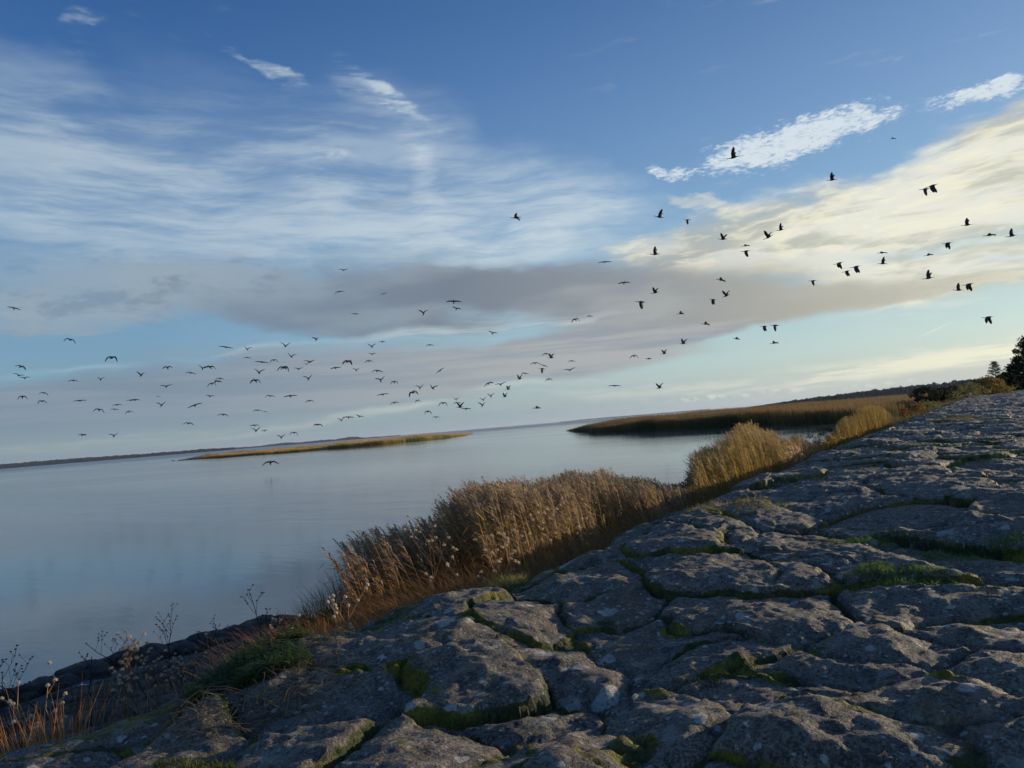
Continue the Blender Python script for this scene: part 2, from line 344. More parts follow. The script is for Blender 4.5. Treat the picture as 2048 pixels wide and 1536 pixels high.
def mat_water():
    m, t = new_mat('lake_water')
    P = t.n('ShaderNodeTexCoord').outputs['Object']
    rip = t.noise(t.map(P, rot=(0, 0, R(20)), sc=(1, 2.6, 1)), 2.6, 4, .55, .3)
    sw = t.noise(t.map(P, rot=(0, 0, R(35)), sc=(.5, 1.6, 1)), .55, 3, .5)
    pat = t.noise(t.map(P, rot=(0, 0, R(40)), sc=(.35, 2.2, 1)), .012, 4, .6, .6)      # wind lanes
    d = t.vm('LENGTH', P)
    far = t.rng(d, 120, 700)
    am = t.m('ADD', t.m('MULTIPLY', t.rng(pat, .45, .62), .6), t.m('ADD', .22, t.m('MULTIPLY', far, .9)))
    h = t.m('ADD', t.m('MULTIPLY', rip, .35), sw)
    b = t.n('ShaderNodeBump'); b.inputs['Distance'].default_value = .06; t.put(b.inputs['Strength'], t.m('MULTIPLY', am, .6, clamp=True)); t.put(b.inputs['Height'], h)
    finish(t, c4(.155, .165, .175), t.m('ADD', .03, t.m('ADD', t.m('MULTIPLY', am, .09), t.m('MULTIPLY', far, .16))), b.outputs[0], .5)
    return m
def mat_plant(name='dry_plant', trans=.48, rough=.75):
    m, t = new_mat(name)
    finish(t, attr(t, 'col').outputs['Color'], rough, None, .25, trans); return m
def mat_plain(name, col, rough=.8, spec=.3, nscale=0, col2=None):
    m, t = new_mat(name); c = col
    if nscale:
        P = t.n('ShaderNodeTexCoord').outputs['Object']; c = t.mix(t.rng(t.noise(P, nscale, 5, .65), .38, .62), col, col2)
    finish(t, c, rough, None, spec); return m
MS = mat_stone(); MB = mat_bank(); MW = mat_water(); MP = mat_plant()
M_BIRD = mat_plain('black_feathers', c4(.010, .010, .012), .6, .3, 9, c4(.02, .02, .022))
M_BARK = mat_plain('bark', c4(.05, .042, .035), .9, .2, 8, c4(.10, .085, .07))
M_WOOD = mat_plain('far_woodland', c4(.010, .016, .014), .95, .1, .05, c4(.022, .028, .022))
M_SOIL = mat_plain('marsh_soil', c4(.045, .035, .018), .95, .1, .6, c4(.09, .07, .03))
M_TURF = mat_plain('rough_grass_ground', c4(.05, .055, .02), .95, .1, 1.2, c4(.10, .09, .04))

# ------------------------------------------------------------ stone heights (one Voronoi mosaic)
CELL = .48
TR = [(1112, 1322), (1404, 1441), (1541, 1207), (1795, 1262), (1834, 1394), (1639, 1324), (1971, 1340), (1748, 1488), (1424, 1297), (1306, 1250),
      (1873, 1187), (1435, 1133), (1690, 1110), (1350, 1080), (1068, 1216), (866, 1213), (788, 1291), (880, 1352), (709, 1380),
      (976, 1432), (830, 1485), (1120, 1500), (600, 1490), (350, 1490), (1200, 1150), (1232, 1200), (1980, 1230), (1990, 1470), (1560, 1390)]
def seeds(seed, x0, x1, y0, y1, extra=()):
    r = np.random.default_rng(seed)
    nx = int((x1-x0)/CELL)+1; ny = int((y1-y0)/CELL)+1
    gx, gy = np.meshgrid(np.arange(nx), np.arange(ny))
    px = x0+(gx+.5+(r.random(gx.shape)-.5)*.86)*CELL; py = y0+(gy+.5+(r.random(gx.shape)-.5)*.86)*CELL
    pts = np.stack([px.ravel(), py.ravel()], 1)
    if len(extra):
        e = np.array(extra); d = np.sqrt(((pts[:, None]-e[None])**2).sum(-1)).min(1)
        pts = np.concatenate([pts[d > .31], e])
    K = 5; cnt = np.zeros((ny+2, nx+2), int); buck = np.full((ny+2, nx+2, K), -1)
    for i, (a, b) in enumerate(pts):
        cx = int((a-x0)/CELL)+1; cy = int((b-y0)/CELL)+1
        if 0 <= cx < nx+2 and 0 <= cy < ny+2 and cnt[cy, cx] < K: buck[cy, cx, cnt[cy, cx]] = i; cnt[cy, cx] += 1
    return pts, buck, x0, y0
def voro(x, y, SD):
    pts, buck, x0, y0 = SD
    n = x.size; d1 = np.full(n, 1e9); d2 = np.full(n, 1e9); i1 = np.zeros(n, int); i2 = np.zeros(n, int)
    cx = np.clip(((x-x0)/CELL).astype(int)+1, 1, buck.shape[1]-2); cy = np.clip(((y-y0)/CELL).astype(int)+1, 1, buck.shape[0]-2)
    for dy in (-1, 0, 1):
        for dx in (-1, 0, 1):
            for k in range(buck.shape[2]):
                j = buck[cy+dy, cx+dx, k]; ok = j >= 0
                if not ok.any(): continue
                p = pts[np.where(ok, j, 0)]; d = np.where(ok, (p[:, 0]-x)**2+(p[:, 1]-y)**2, 1e9)
                a = d < d1; b = (~a) & (d < d2)
                d2 = np.where(a, d1, np.where(b, d, d2)); i2 = np.where(a, i1, np.where(b, j, i2))
                d1 = np.where(a, d, d1); i1 = np.where(a, j, i1)
    sep = np.sqrt(((pts[i1]-pts[i2])**2).sum(1))+1e-6
    return i1, (d2-d1)/(2*sep), i2
def stone_relief(x, y, SD, amp=1.0, seed=0):
    wx = x + fbm(x*2.2, y*2.2, 11+seed, 3)*.16 + fbm(x*9, y*9, 15+seed, 3)*.025
    wy = y + fbm(x*2.2, y*2.2, 21+seed, 3)*.16 + fbm(x*9, y*9, 25+seed, 3)*.025
    i1, e, i2 = voro(wx, wy, SD)
    pts = SD[0]; r = np.random.default_rng(5+seed); n = len(pts)
    h0 = (r.random(n)-.5)*.034; tx = (r.random(n)-.5)*.11; ty = (r.random(n)-.5)*.11; sid = r.random(n); dm = r.random(n)
    hh = h0[i1] + tx[i1]*(wx-pts[i1, 0]) + ty[i1]*(wy-pts[i1, 1])
    dome = sstep(0, .11, e)
    hh = hh + (dome-1)*.010*(.2+1.6*dm[i1]) - .012*dm[i1]*sstep(.1, .25, e)*(fbm(x*3, y*3, 8, 2)+.3)
    wid = .007 + .012*(fbm(x*1.3, y*1.3, 31+seed, 2)+.5).clip(0, 1)
    op = sstep(-.35, .25, fbm(x*2.1+5, y*2.1, 41+seed, 3))         # some joints nearly closed
    crack = (1-sstep(wid*.4, wid*1.7, e))*(.55+.45*op)
    hh = hh - crack*.021
    # hairline fissures that split some stones again
    j1, e2, j2 = voro((wx*2.3+wy*.5)+fbm(x*5, y*5, 44, 3)*.12, (wy*1.7-wx*.3)+fbm(x*5, y*5, 45, 3)*.12, SD) if seed == 0 else (0, np.full_like(x, 9.), 0)
    fis = (1-sstep(.006, .022, e2))*sstep(.05, .3, fbm(x*1.6+9, y*1.6, 46, 3))
    hh = hh - fis*.010 + (((np.asarray(j1)*7919) % 97)/97.-.5)*.010*sstep(0, .03, e2)*(seed == 0)
    crack = np.maximum(crack, fis*.75)
    hh = hh + fbm(x*1.5, y*1.5, 51+seed, 3)*.060 + fbm(x*6, y*6, 61+seed, 4, .6)*.010 + fbm(x*30, y*30, 71+seed, 4, .65)*.008
    rg = 1-np.abs(fbm(x*4.2+3, y*2.6, 81+seed, 4, .55)); hh = hh + (rg-.8)*.024
    return hh*amp, crack, e, sid[i1]
PAT = [(1785, 1140, .20, .11), (1745, 1062, .30, .10), (1900, 1085, .25, .09), (2030, 1078, .2, .1), (1915, 840, .9, .35)]
GRASS_AT = [(hitz(a, b, .01), rx, ry) for a, b, rx, ry in PAT]
MOSS_AT = [(940, 1250, .06), (900, 1268, .05), (830, 1262, .06), (790, 1275, .05), (800, 1330, .05), (978, 1330, .045), (885, 1375, .035), (1240, 1190, .08), (1180, 1245, .07), (1210, 1210, .06), (1330, 1230, .06), (1370, 1260, .07), (1300, 1365, .05),
           (1460, 1315, .09), (1540, 1335, .06), (1265, 1490, .05), (1030, 1530, .07), (1160, 1530, .05), (1670, 1270, .05), (1700, 1330, .05), (1900, 1370, .05), (820, 1500, .05), (700, 1340, .05), (1440, 1030, .15), (1520, 1010, .12)]
MOSS_PT = [(hitz(a, b, 0)[:2], r) for a, b, r in MOSS_AT]

def build_pavement():
    ys = list(np.arange(-1.2, 2.4, .0075)); y = ys[-1]
    while y < 68: y += max(.0075, (y-.9)*.0052); ys.append(y)
    ys = np.array(ys)
    xs = np.concatenate([np.arange(-2.45, -1.9, .022), np.arange(-1.9, .45, .0078), .45+np.cumsum(.0078*1.022**np.arange(1, 130))])
    xs = xs[xs < 5.2]
    X, Y = np.meshgrid(xs, ys); x = X.ravel(); y = Y.ravel()
    tr = [tuple(hitz(a, b, 0)[:2]) for a, b in TR]
    SD = seeds(3, -3.2, 6.5, -2.0, 70, tr)
    h, cr, e, sid = stone_relief(x, y, SD)
    # ragged outer edge that rolls over and drops to the bank
    xe = -1.50 - .13*sstep(2.4, 1.2, y) + fbm(y*1.1, y*0+3, 91, 3)*.09 + fbm(y*5, y*0+7, 92, 2)*.03
    d = xe - x
    roll = np.clip(d+.26, 0, None)
    h = h - np.minimum(roll**2*.85, .3) - np.clip(d, 0, None)*1.35
    ax = sstep(5.2, 3.5, x); h = h*ax + (1-ax)*-.02
    moss = cr*(.66+.75*sstep(-.3, .35, fbm(x*1.9, y*1.9, 101, 3)))
    hollow = sstep(.03, .0, e)*.25
    moss = moss + hollow*sstep(0, .5, fbm(x*2.7, y*2.7, 111, 3))
    md = np.zeros_like(x)
    for (c, r) in MOSS_PT:
        q = np.sqrt((x-c[0])**2+(y-c[1])**2)/r; md = np.maximum(md, sstep(1.3, .3, q)*(.22+.8*sstep(.07, .0, e)))
    far_m = sstep(3, 5, y)*sstep(.28, .5, fbm(x*.9, y*.45, 121, 3))*.75
    edge_m = sstep(.30, .0, np.abs(x-xe-.1))*sstep(.0, .5, fbm(x*2, y*1.2, 131, 3))*.55
    moss = np.clip(moss+md+far_m*.7+edge_m, 0, 1.2)
    h = h + sstep(.45, .8, moss)*(.006+.008*fbm(x*60, y*60, 141, 2))
    V = np.stack([x, y, h], 1)
    o = np_mesh('pavement', V, grid_faces(len(ys), len(xs)), mat=MS, attrs={'moss': moss, 'deep': cr, 'sid': sid}, smooth=True)
    tag(o, 'uneven old stone paving with mossy joints running along the shore', kind='structure')
    return xs, ys, h.reshape(X.shape)
PX, PY, PH = build_pavement()
def pave_z(x, y):
    i = np.clip(np.searchsorted(PY, y), 1, len(PY)-1); j = np.clip(np.searchsorted(PX, x), 1, len(PX)-1)
    return PH[i, j]
def bank_base(x):
    x = np.asarray(x, float)
    z = np.where(x > -2.1, -.62+(x+2.1)*.2, -.62-(-2.1-x)*.166)
    return z
def bank_z(x, y):
    x = np.asarray(x, float); y = np.asarray(y, float)
    return bank_base(x)+fbm(x*.8, y*.8, 201, 3)*.035-.02
def build_bank():
    global CELL
    ys = list(np.arange(-3, 9, .03)); y = 9
    while y < 75: y += (y-7)*.02; ys.append(y)
    ys = np.array(ys); xs = np.arange(-11, -1.85, .03)
    X, Y = np.meshgrid(xs, ys); x = X.ravel(); y = Y.ravel()
    SD = seeds(9, -12, -1, -4, 80)
    h, cr, e, sid = stone_relief(x, y, SD, 1.0, 300)
    z = bank_z(x, y) + h*.75 - .05*(1-sstep(.0, .10, e)) + fbm(x*8, y*8, 333, 3)*.02 - .05*sstep(-5.5, -7, x)
    o = np_mesh('embankment', np.stack([x, y, z], 1), grid_faces(len(ys), len(xs)), mat=MB, smooth=True)
    tag(o, 'dark rocky bank sloping from the paving down to the water', kind='structure')
build_bank()

# water: one sheet to the horizon
def build_water():
    r = 24000
    o = np_mesh('water', [(-r, -r, WATER), (r, -r, WATER), (r, r, WATER), (-r, r, WATER)], [(0, 1, 2, 3)], mat=MW)
    tag(o, 'calm grey-blue lake reflecting the cloudy evening sky', kind='structure')
build_water()
# land behind and to the right of the paving
def build_ground():
    xs = np.concatenate([np.linspace(4.6, 14, 40), np.geomspace(15, 900, 40)]); ys = np.concatenate([-np.geomspace(300, 6, 20), np.linspace(-4, 120, 160), np.geomspace(125, 900, 30)])
    X, Y = np.meshgrid(xs, ys); z = -.06+fbm(X*.3, Y*.3, 401, 3)*.12
    o = np_mesh('ground', np.stack([X, Y, z], -1).reshape(-1, 3), grid_faces(len(ys), len(xs)), mat=M_TURF, smooth=True)
    tag(o, 'rough grassy land to the right of the paving', kind='structure')
    xs = np.linspace(-9, 4.6, 60); ys = np.concatenate([np.linspace(66, 130, 60), np.geomspace(132, 900, 40)])
    X, Y = np.meshgrid(xs, ys); z = -.10+fbm(X*.3, Y*.3, 402, 3)*.08 - sstep(-2, -8, X)*1.6
    o = np_mesh('shore_ground', np.stack([X, Y, z], -1).reshape(-1, 3), grid_faces(len(ys), len(xs)), mat=M_TURF, smooth=True)
    tag(o, 'grassy ground beyond the far end of the paving', kind='structure')
build_ground()

# ------------------------------------------------------------ ribbons (blades, leaves, stems, plume hairs)
class Rib:
    def __init__(s): s.V = []; s.Q = []; s.C = []; s.n = 0
    def add(s, path, width, side, col):
        """path (N,K,3) width (N,K) side (N,3) col (N,3)"""
        N, K, _ = path.shape
        sd_ = side[:, None, :]*width[..., None]*.5
        v = np.stack([path-sd_, path+sd_], 2).reshape(N, K*2, 3)
        s.V.append(v.reshape(-1, 3)); s.C.append(np.repeat(col, K*2, 0) if col.ndim == 2 else col.reshape(-1, 3))
        k = np.arange(K-1)*2
        q = np.stack([k, k+1, k+3, k+2], 1)[None]+(np.arange(N)*K*2)[:, None, None]+s.n
        s.Q.append(q.reshape(-1, 4)); s.n += N*K*2
    def build(s, name, mat=None, parent=None):
        return np_mesh(name, np.concatenate(s.V), np.concatenate(s.Q), mat=mat or MP, parent=parent, attrs={'col': np.concatenate(s.C)})
def rsides(n, r=rng):
    a = r.random(n)*math.pi*2; return np.stack([np.cos(a), np.sin(a), np.zeros(n)], 1)
WIND = np.array([-.75, -.45, 0]); WIND /= np.linalg.norm(WIND)
def jit(col, n, a=.25, r=rng):
    c = np.array(col)[None]*(1+(r.random((n, 1))-.5)*2*a)*(1+(r.random((n, 3))-.5)*.2); return c
def reeds(B, base, H, stemc, leafc, plumec, plume=1.0, r=rng, bend=.22, w=.004, leaves=6, droop=1.0):
    """many reed stems: base (N,3), H (N,)"""
    N = len(base); t = np.linspace(0, 1, 6)
    lean = (r.random((N, 1))*.10)*rsides(N, r) + WIND*(bend*(.4+.9*r.random((N, 1))))
    def pt(tt):
        tt = np.asarray(tt)
        return base[:, None]+np.array([0, 0, 1.])*(H[:, None]*tt[None])[..., None]*(1-.06*tt[None, :, None]) + lean[:, None]*(H[:, None]*tt[None]**2.2)[..., None]
    P = pt(t); sc = jit(stemc, N, .3, r)
    B.add(P, np.linspace(1, .45, 6)[None]*np.full((N, 1), w), rsides(N, r), sc)
    B.add(P, np.linspace(1, .45, 6)[None]*np.full((N, 1), w), rsides(N, r), sc)
    for k in range(leaves):
        tt = .2+.68*(k+r.random(N))/leaves
        b0 = base+np.array([0, 0, 1.])*(H*tt)[:, None]*(1-.06*tt[:, None])+lean*(H*tt**2.2)[:, None]
        a = r.random(N)*2*math.pi; dd = np.stack([np.cos(a), np.sin(a), np.zeros(N)], 1)*.6+WIND*.75
        dd /= np.linalg.norm(dd, axis=1)[:, None]
        L = (.16+.20*r.random(N))*np.minimum(1.2, H/1.2); up = .95-.3*r.random(N)
        q = np.array([0, .35, .7, 1.0])
        path = b0[:, None]+dd[:, None]*(L[:, None]*q)[..., None]*.8+np.array([0, 0, 1.])*((L*up)[:, None]*q-droop*(L*.7)[:, None]*q**2.4)[..., None]
        sd_ = np.cross(dd, np.array([0, 0, 1.])); sd_ += rsides(N, r)*.5; sd_ /= np.linalg.norm(sd_, axis=1)[:, None]+1e-6
        B.add(path, np.array([.6, 1., .7, .08])[None]*(.005+.006*r.random(N))[:, None], sd_, jit(leafc, N, .4, r))
    if plume > 0:
        m = r.random(N) < plume; n = m.sum()
        if n:
            bb = base[m]; HH = H[m]; ll = lean[m]
            pl = (.14+.10*r.random(n))
            for k in range(17):
                f = k/17.
                tt = 1-(pl/HH)*(1-f)*.8
                b0 = bb+np.array([0, 0, 1.])*(HH*tt)[:, None]*(1-.06*tt[:, None])+ll*(HH*tt**2.2)[:, None]
                a = r.random(n)*2*math.pi
                dd = np.stack([np.cos(a), np.sin(a), np.zeros(n)], 1)*.45+WIND*.6; L = pl*(.50-.28*f)
                q = np.array([0, .5, 1.])
                path = b0[:, None]+dd[:, None]*(L[:, None]*q)[..., None]+np.array([0, 0, 1.])*(L[:, None]*(q*1.0-.65*q**2))[..., None]
                B.add(path, np.array([.4, 1., .15])[None]*(.007+.004*r.random(n))[:, None], rsides(n, r), jit(plumec, n, .35, r))
def grass(B, base, H, col, r=rng, w=.003, lean=.5, K=4):
    N = len(base); t = np.linspace(0, 1, K); L = rsides(N, r)*(lean*r.random((N, 1)))+WIND*.12
    P = base[:, None]+np.array([0, 0, 1.])*(H[:, None]*t*(1-.35*t*lean))[..., None]+L[:, None]*(H[:, None]*t**2)[..., None]
    B.add(P, np.linspace(1, .1, K)[None]*(w*(.6+.8*r.random((N, 1)))), rsides(N, r), jit(col, N, .4, r))

GOLD = (.50, .33, .11); STRAW = (.58, .43, .20); RUST = (.34, .15, .05); OLIVE = (.15, .15, .05); GREEN = (.10, .17, .04); PLUM = (.36, .24, .15)
def bed(name, label, n, pa, pb, x0, x1, env, stemc, leafc, plumec, plume=.8, seed=1, w=.004, leaves=5, bend=.14, shrink=.42, droop=1., clump=-.2):
    """reeds on the bank between two sight lines; env is the outline their tops keep"""
    r = np.random.default_rng(seed); x = x0+(x1-x0)*r.random(n); px = pa+(pb-pa)*r.random(n)
    ty = np.interp(px, [e[0] for e in env], [e[1] for e in env])+(vnoise(px*.045, px*0+seed*3.3, seed)-.4)*16
    P = np.array([hitx(a, b, c) for a, b, c in zip(px, ty, x)])
    b = np.stack([x, P[:, 1], bank_z(x, P[:, 1])-.03], 1); H = P[:, 2]-b[:, 2]
    cl = fbm(b[:, 0]*1.6, b[:, 1]*1.2, seed+500, 3)
    ok = (cl > clump) & (H > .15) & (b[:, 1] > .3); b = b[ok]; H = H[ok]; cl = cl[ok]
    H = H*(1-shrink*r.random(len(b))**1.5)*(.97+.12*cl.clip(-.4, .6)); H = H.clip(.25, 2.6)
    B = Rib(); reeds(B, b, H, stemc, leafc, plumec, plume, r, bend, w, leaves, droop)
    o = B.build(name); tag(o, label, 'reeds', kind='stuff'); return o
def tuft(name, label, px, py_top, wx, n, rad, col, seed, w=.004, lean=.5, kind='stuff', cat='grass', hs=None, zf=None, parts=None):
    r = np.random.default_rng(seed); T = hitx(px, py_top, wx)
    a = r.random(n)*6.283; q = rad*np.sqrt(r.random(n)); x = wx+q*np.cos(a); y = T[1]+q*np.sin(a)
    z = (zf or bank_z)(x, y)-.02; H = (T[2]-z)*(.45+.6*r.random(n)); B = Rib()
    grass(B, np.stack([x, y, z], 1), H.clip(.03, 2), col, r, w, lean)
    o = B.build(name); tag(o, label, cat, kind=kind); return o

TOPS = [(560, 1240), (640, 1180), (700, 1100), (740, 1055), (790, 1024), (860, 1030), (925, 992), (985, 948), (1050, 946), (1150, 936), (1220, 926), (1300, 943), (1340, 955), (1400, 962)]
bed('reed_bed', 'tall straw-coloured reeds with feathery plumes in the middle of the shore', 4600, 975, 1395, -4.6, -2.35, TOPS, STRAW, GOLD, (.36, .27, .18), .85, 1)
bed('reed_bed', 'dark green leaning reeds at the left end of the tall reeds', 1300, 930, 1080, -4.6, -3.2, TOPS, OLIVE, OLIVE, PLUM, .8, 2, bend=.26)
bed('reed_bed', 'sparse orange-brown reeds with drooping plumes left of the tall reeds', 1500, 730, 985, -4.2, -2.5, TOPS, GOLD, (.30, .16, .05), PLUM, .6, 3, bend=.25, shrink=.55)
E2 = [(1380, 985), (1395, 930), (1415, 890), (1450, 880), (1485, 850), (1510, 838), (1545, 850), (1575, 872), (1600, 866), (1640, 880), (1680, 888)]
bed('reed_bed', 'tall golden-green clump of leaning reeds right of the gap in the reeds', 5200, 1385, 1580, -4.8, -2.3, E2, (.46, .33, .11), (.30, .23, .06), (.40, .30, .15), .65, 4, w=.006)
bed('reed_bed', 'dark feathery reeds leaning left over the water beside the golden-green clump', 500, 1378, 1480, -6.2, -4.6, E2, OLIVE, OLIVE, PLUM, .8, 14, w=.007, bend=.4)
bed('reed_bed', 'thin brown reeds just left of the round golden clump', 1500, 1570, 1685, -4.4, -2.4, E2, STRAW, RUST, PLUM, .5, 5, w=.008, shrink=.45)
E3 = [(1650, 905), (1665, 862), (1685, 835), (1715, 818), (1745, 810), (1768, 816), (1785, 832), (1800, 858)]
bed('reed_bed', 'round golden dome of dense reeds beside the paving edge', 5200, 1655, 1800, -5.4, -2.4, E3, (.42, .29, .09), (.30, .22, .06), (.34, .25, .10), .35, 6, w=.009, leaves=7, bend=.08, shrink=.35, clump=-1)

# ------------------------------------------------------------ grass masses on the bank
def mass(name, label, n, pa, pb, x0, x1, env, col, seed, w=.004, lean=.7, shrink=.35, up=12):
    r = np.random.default_rng(seed); x = x0+(x1-x0)*r.random(n); px = pa+(pb-pa)*r.random(n)
    ty = np.interp(px, [e[0] for e in env], [e[1] for e in env])
    ty = ty-up; P = np.array([hitx(a, b, c) for a, b, c in zip(px, ty, x)])
    b = np.stack([x, P[:, 1], bank_z(x, P[:, 1])-.02], 1); H = ((P[:, 2]-b[:, 2])*(1-shrink*r.random(n))).clip(.05, 1.6)
    B = Rib(); grass(B, b, H, col, r, w, lean); o = B.build(name); tag(o, label, 'grass', kind='stuff'); return o
mass('dry_grass', 'rust-orange dry grass at the left foot of the reeds', 4200, 530, 720, -2.5, -1.75, [(520, 1310), (545, 1290), (575, 1240), (620, 1210), (660, 1195), (700, 1215), (720, 1240)], (.62, .26, .07), 31, lean=.6, up=26)
mass('dry_grass', 'reddish-brown tangled grass in front of the sparse reeds', 8500, 690, 1000, -2.5, -1.65, [(690, 1200), (740, 1140), (800, 1120), (900, 1085), (1000, 1050)], (.40, .19, .07), 32, lean=.8)
mass('dry_grass', 'scattered dry stalks and low weeds on the dark bank at the lower left', 800, 60, 560, -6.2, -2.6, [(60, 1395), (200, 1345), (350, 1300), (560, 1250)], (.24, .17, .09), 37, lean=.9, shrink=.9, up=14)
mass('green_grass', 'thin green sedge between the orange grass and the water', 1500, 590, 790, -4.6, -3.3, [(590, 1215), (640, 1160), (700, 1100), (790, 1075)], (.075, .095, .035), 33, lean=.35, w=.005)
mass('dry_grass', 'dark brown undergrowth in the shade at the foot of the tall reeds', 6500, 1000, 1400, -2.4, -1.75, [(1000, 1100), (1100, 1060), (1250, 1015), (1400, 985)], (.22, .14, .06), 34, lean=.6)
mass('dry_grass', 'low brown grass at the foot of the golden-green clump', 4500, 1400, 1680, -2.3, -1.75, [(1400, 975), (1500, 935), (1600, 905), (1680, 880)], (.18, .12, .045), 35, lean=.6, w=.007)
mass('dry_grass', 'short brown verge grass between the golden dome and the trees', 3500, 1780, 1925, -2.6, -1.6, [(1780, 842), (1830, 822), (1880, 808), (1925, 795)], (.17, .13, .05), 36, lean=.6, w=.02)
for i, (px, py, wx, n, rad, lab) in enumerate([(22, 1395, -1.85, 520, .07, 'orange dry grass clump at the lower left corner'), (80, 1350, -2.0, 380, .08, 'orange dry grass clump behind the lower left corner clump'),
        (108, 1356, -1.85, 260, .06, 'small upright orange grass clump with white seed heads beside it'), (136, 1375, -1.9, 200, .04, 'narrow upright orange grass tuft on the dark bank'),
        (210, 1385, -1.85, 240, .06, 'dull green grass tuft on the dark bank'), (430, 1290, -2.2, 110, .10, 'thin straw grass tuft left of the rust-orange grass'), (500, 1240, -3.2, 130, .12, 'upright straw grass tuft on the waterside rocks')]):
    tuft('grass_clump', lab, px, py, wx, n, rad, (.60, .28, .08) if i < 4 else ((.10, .10, .03) if i == 4 else STRAW), 50+i, w=.0035, lean=.45)

# ------------------------------------------------------------ grass and moss plants on the paving
def patch(name, label, cx, cy, rx, ry, n, hmax, col, seed, w=.0028, lean=1.0, cat='grass'):
    r = np.random.default_rng(seed); C0 = hitz(cx, cy, .0); a = r.random(n)*6.283; q = np.sqrt(r.random(n))
    x = C0[0]+rx*q*np.cos(a); y = C0[1]+ry*q*np.sin(a); k = fbm(x*7, y*7, seed, 3); ok = k > -.18-.3*(1-q); x = x[ok]; y = y[ok]; q = q[ok]
    H = hmax*1.25*(.35+.75*r.random(len(x)))*(1.1-.6*q); B = Rib()
    grass(B, np.stack([x, y, pave_z(x, y)-.006], 1), H, col, r, w, lean); o = B.build(name); tag(o, label, cat, kind='stuff'); return o
for i, (cx, cy, rx, ry, n, h, cl_, lab) in enumerate([
        (1785, 1143, .17, .12, 2600, .035, GREEN, 'bright green grass patch in the joint of the nearer paving stones'),
        (1740, 1062, .20, .13, 2200, .03, GREEN, 'long green grass patch in a joint, second green patch from the front'),
        (1895, 1086, .20, .12, 1600, .03, GREEN, 'dark green grass strip between paving stones toward the right edge'),
        (2035, 1078, .14, .14, 900, .035, GREEN, 'green grass patch cut off by the right edge of the view'),
        (2010, 1175, .10, .05, 350, .02, OLIVE, 'small olive grass patch in a joint at the right edge'),
        (1915, 841, .45, .8, 1500, .09, OLIVE, 'low green tussock on the distant paving'),
        (2010, 850, .35, .6, 700, .05, OLIVE, 'faint green tussock on the distant paving near the right edge'),
        (1440, 1012, .15, .35, 700, .05, (.20, .17, .06), 'pale dry grass wisps on the paving rim near the tall reeds'),
        (1522, 1012, .14, .3, 600, .06, (.20, .18, .06), 'yellowish grass tuft on the paving right of the pale wisps'),
        (1720, 938, .3, .5, 500, .035, (.16, .15, .05), 'thin yellow-green grass on the middle distance paving'),
        (1400, 1335, .06, .03, 260, .02, (.05, .07, .03), 'dark green herb filling a foreground paving joint'),
        (1003, 1138, .09, .10, 1500, .085, (.22, .21, .08), 'pale yellow-green grass tuft on the paving rim beside the reeds'),
        (385, 1528, .10, .05, 2000, .028, (.10, .12, .03), 'yellow-green grass cushion at the bottom edge of the view')]):
    patch('grass_patch', lab, cx, cy, rx, ry, n, h, cl_, 70+i)
def herb_carpet():
    r = np.random.default_rng(90); n = 5200
    px = 380+ (620-380)*r.random(n); py = 1370-.27*(px-480)+ (r.random(n)-.5)*95
    P = np.array([hitz(a, b, -.05) for a, b in zip(px, py)]); k = fbm(P[:, 0]*9, P[:, 1]*9, 5, 3)+(.35-np.abs(px-480)/260); P = P[k > -.05]; n = len(P)
    z = np.where(P[:, 0] > -1.75, pave_z(P[:, 0], P[:, 1]), bank_z(P[:, 0], P[:, 1])); z = np.maximum(z, P[:, 2]-.30)
    b = np.stack([P[:, 0], P[:, 1], z-.005], 1); B = Rib(); H = .015+.035*r.random(n)
    grass(B, b, H, (.06, .11, .035), r, .004, 1.2, 3)
    for k in range(5):      # small ferny leaflets
        a = r.random(n)*6.28; dd = np.stack([np.cos(a), np.sin(a), .35*r.random(n)], 1); L = .006+.010*r.random(n)
        b0 = b+np.array([0, 0, 1.])*(H*r.random(n))[:, None]; q = np.array([0, .5, 1.])
        B.add(b0[:, None]+dd[:, None]*(L[:, None]*q)[..., None], np.array([.3, 1, .2])[None]*.004*np.ones((n, 1)), rsides(n, r), jit((.07, .12, .04), n, .5, r))
    o = B.build('herb_carpet'); tag(o, 'dark green ferny herbs spilling over the paving rim at the lower left', 'ground cover', kind='stuff')
herb_carpet()
def straw_litter():
    r = np.random.default_rng(91); n = 260; px = 330+ 350*r.random(n); py = 1435-.32*(px-330)+(r.random(n)-.5)*110
    P = np.array([hitz(a, b, 0) for a, b in zip(px, py)]); z = pave_z(P[:, 0], P[:, 1])+.006; a = r.random(n)*6.28; q = np.linspace(-1, 1, 5); L = .02+.06*r.random(n)
    dd = np.stack([np.cos(a), np.sin(a), 0*a], 1); pp = np.stack([-np.sin(a), np.cos(a), 0*a], 1)
    path = np.stack([P[:, 0], P[:, 1], z], 1)[:, None]+dd[:, None]*(L[:, None]*q)[..., None]+pp[:, None]*((r.random(n)-.5)*.04)[:, None, None]*(q**2)[None, :, None]+np.array([0, 0, 1.])*(.02*r.random(n)[:, None]*(1-q**2))[..., None]
    B = Rib(); B.add(path, .0022*np.ones((n, 5)), pp, jit((.20, .16, .10), n, .4, r)); o = B.build('dry_straw'); tag(o, 'loose dry straw lying on the lower left paving rim', 'straw', kind='stuff')
straw_litter()

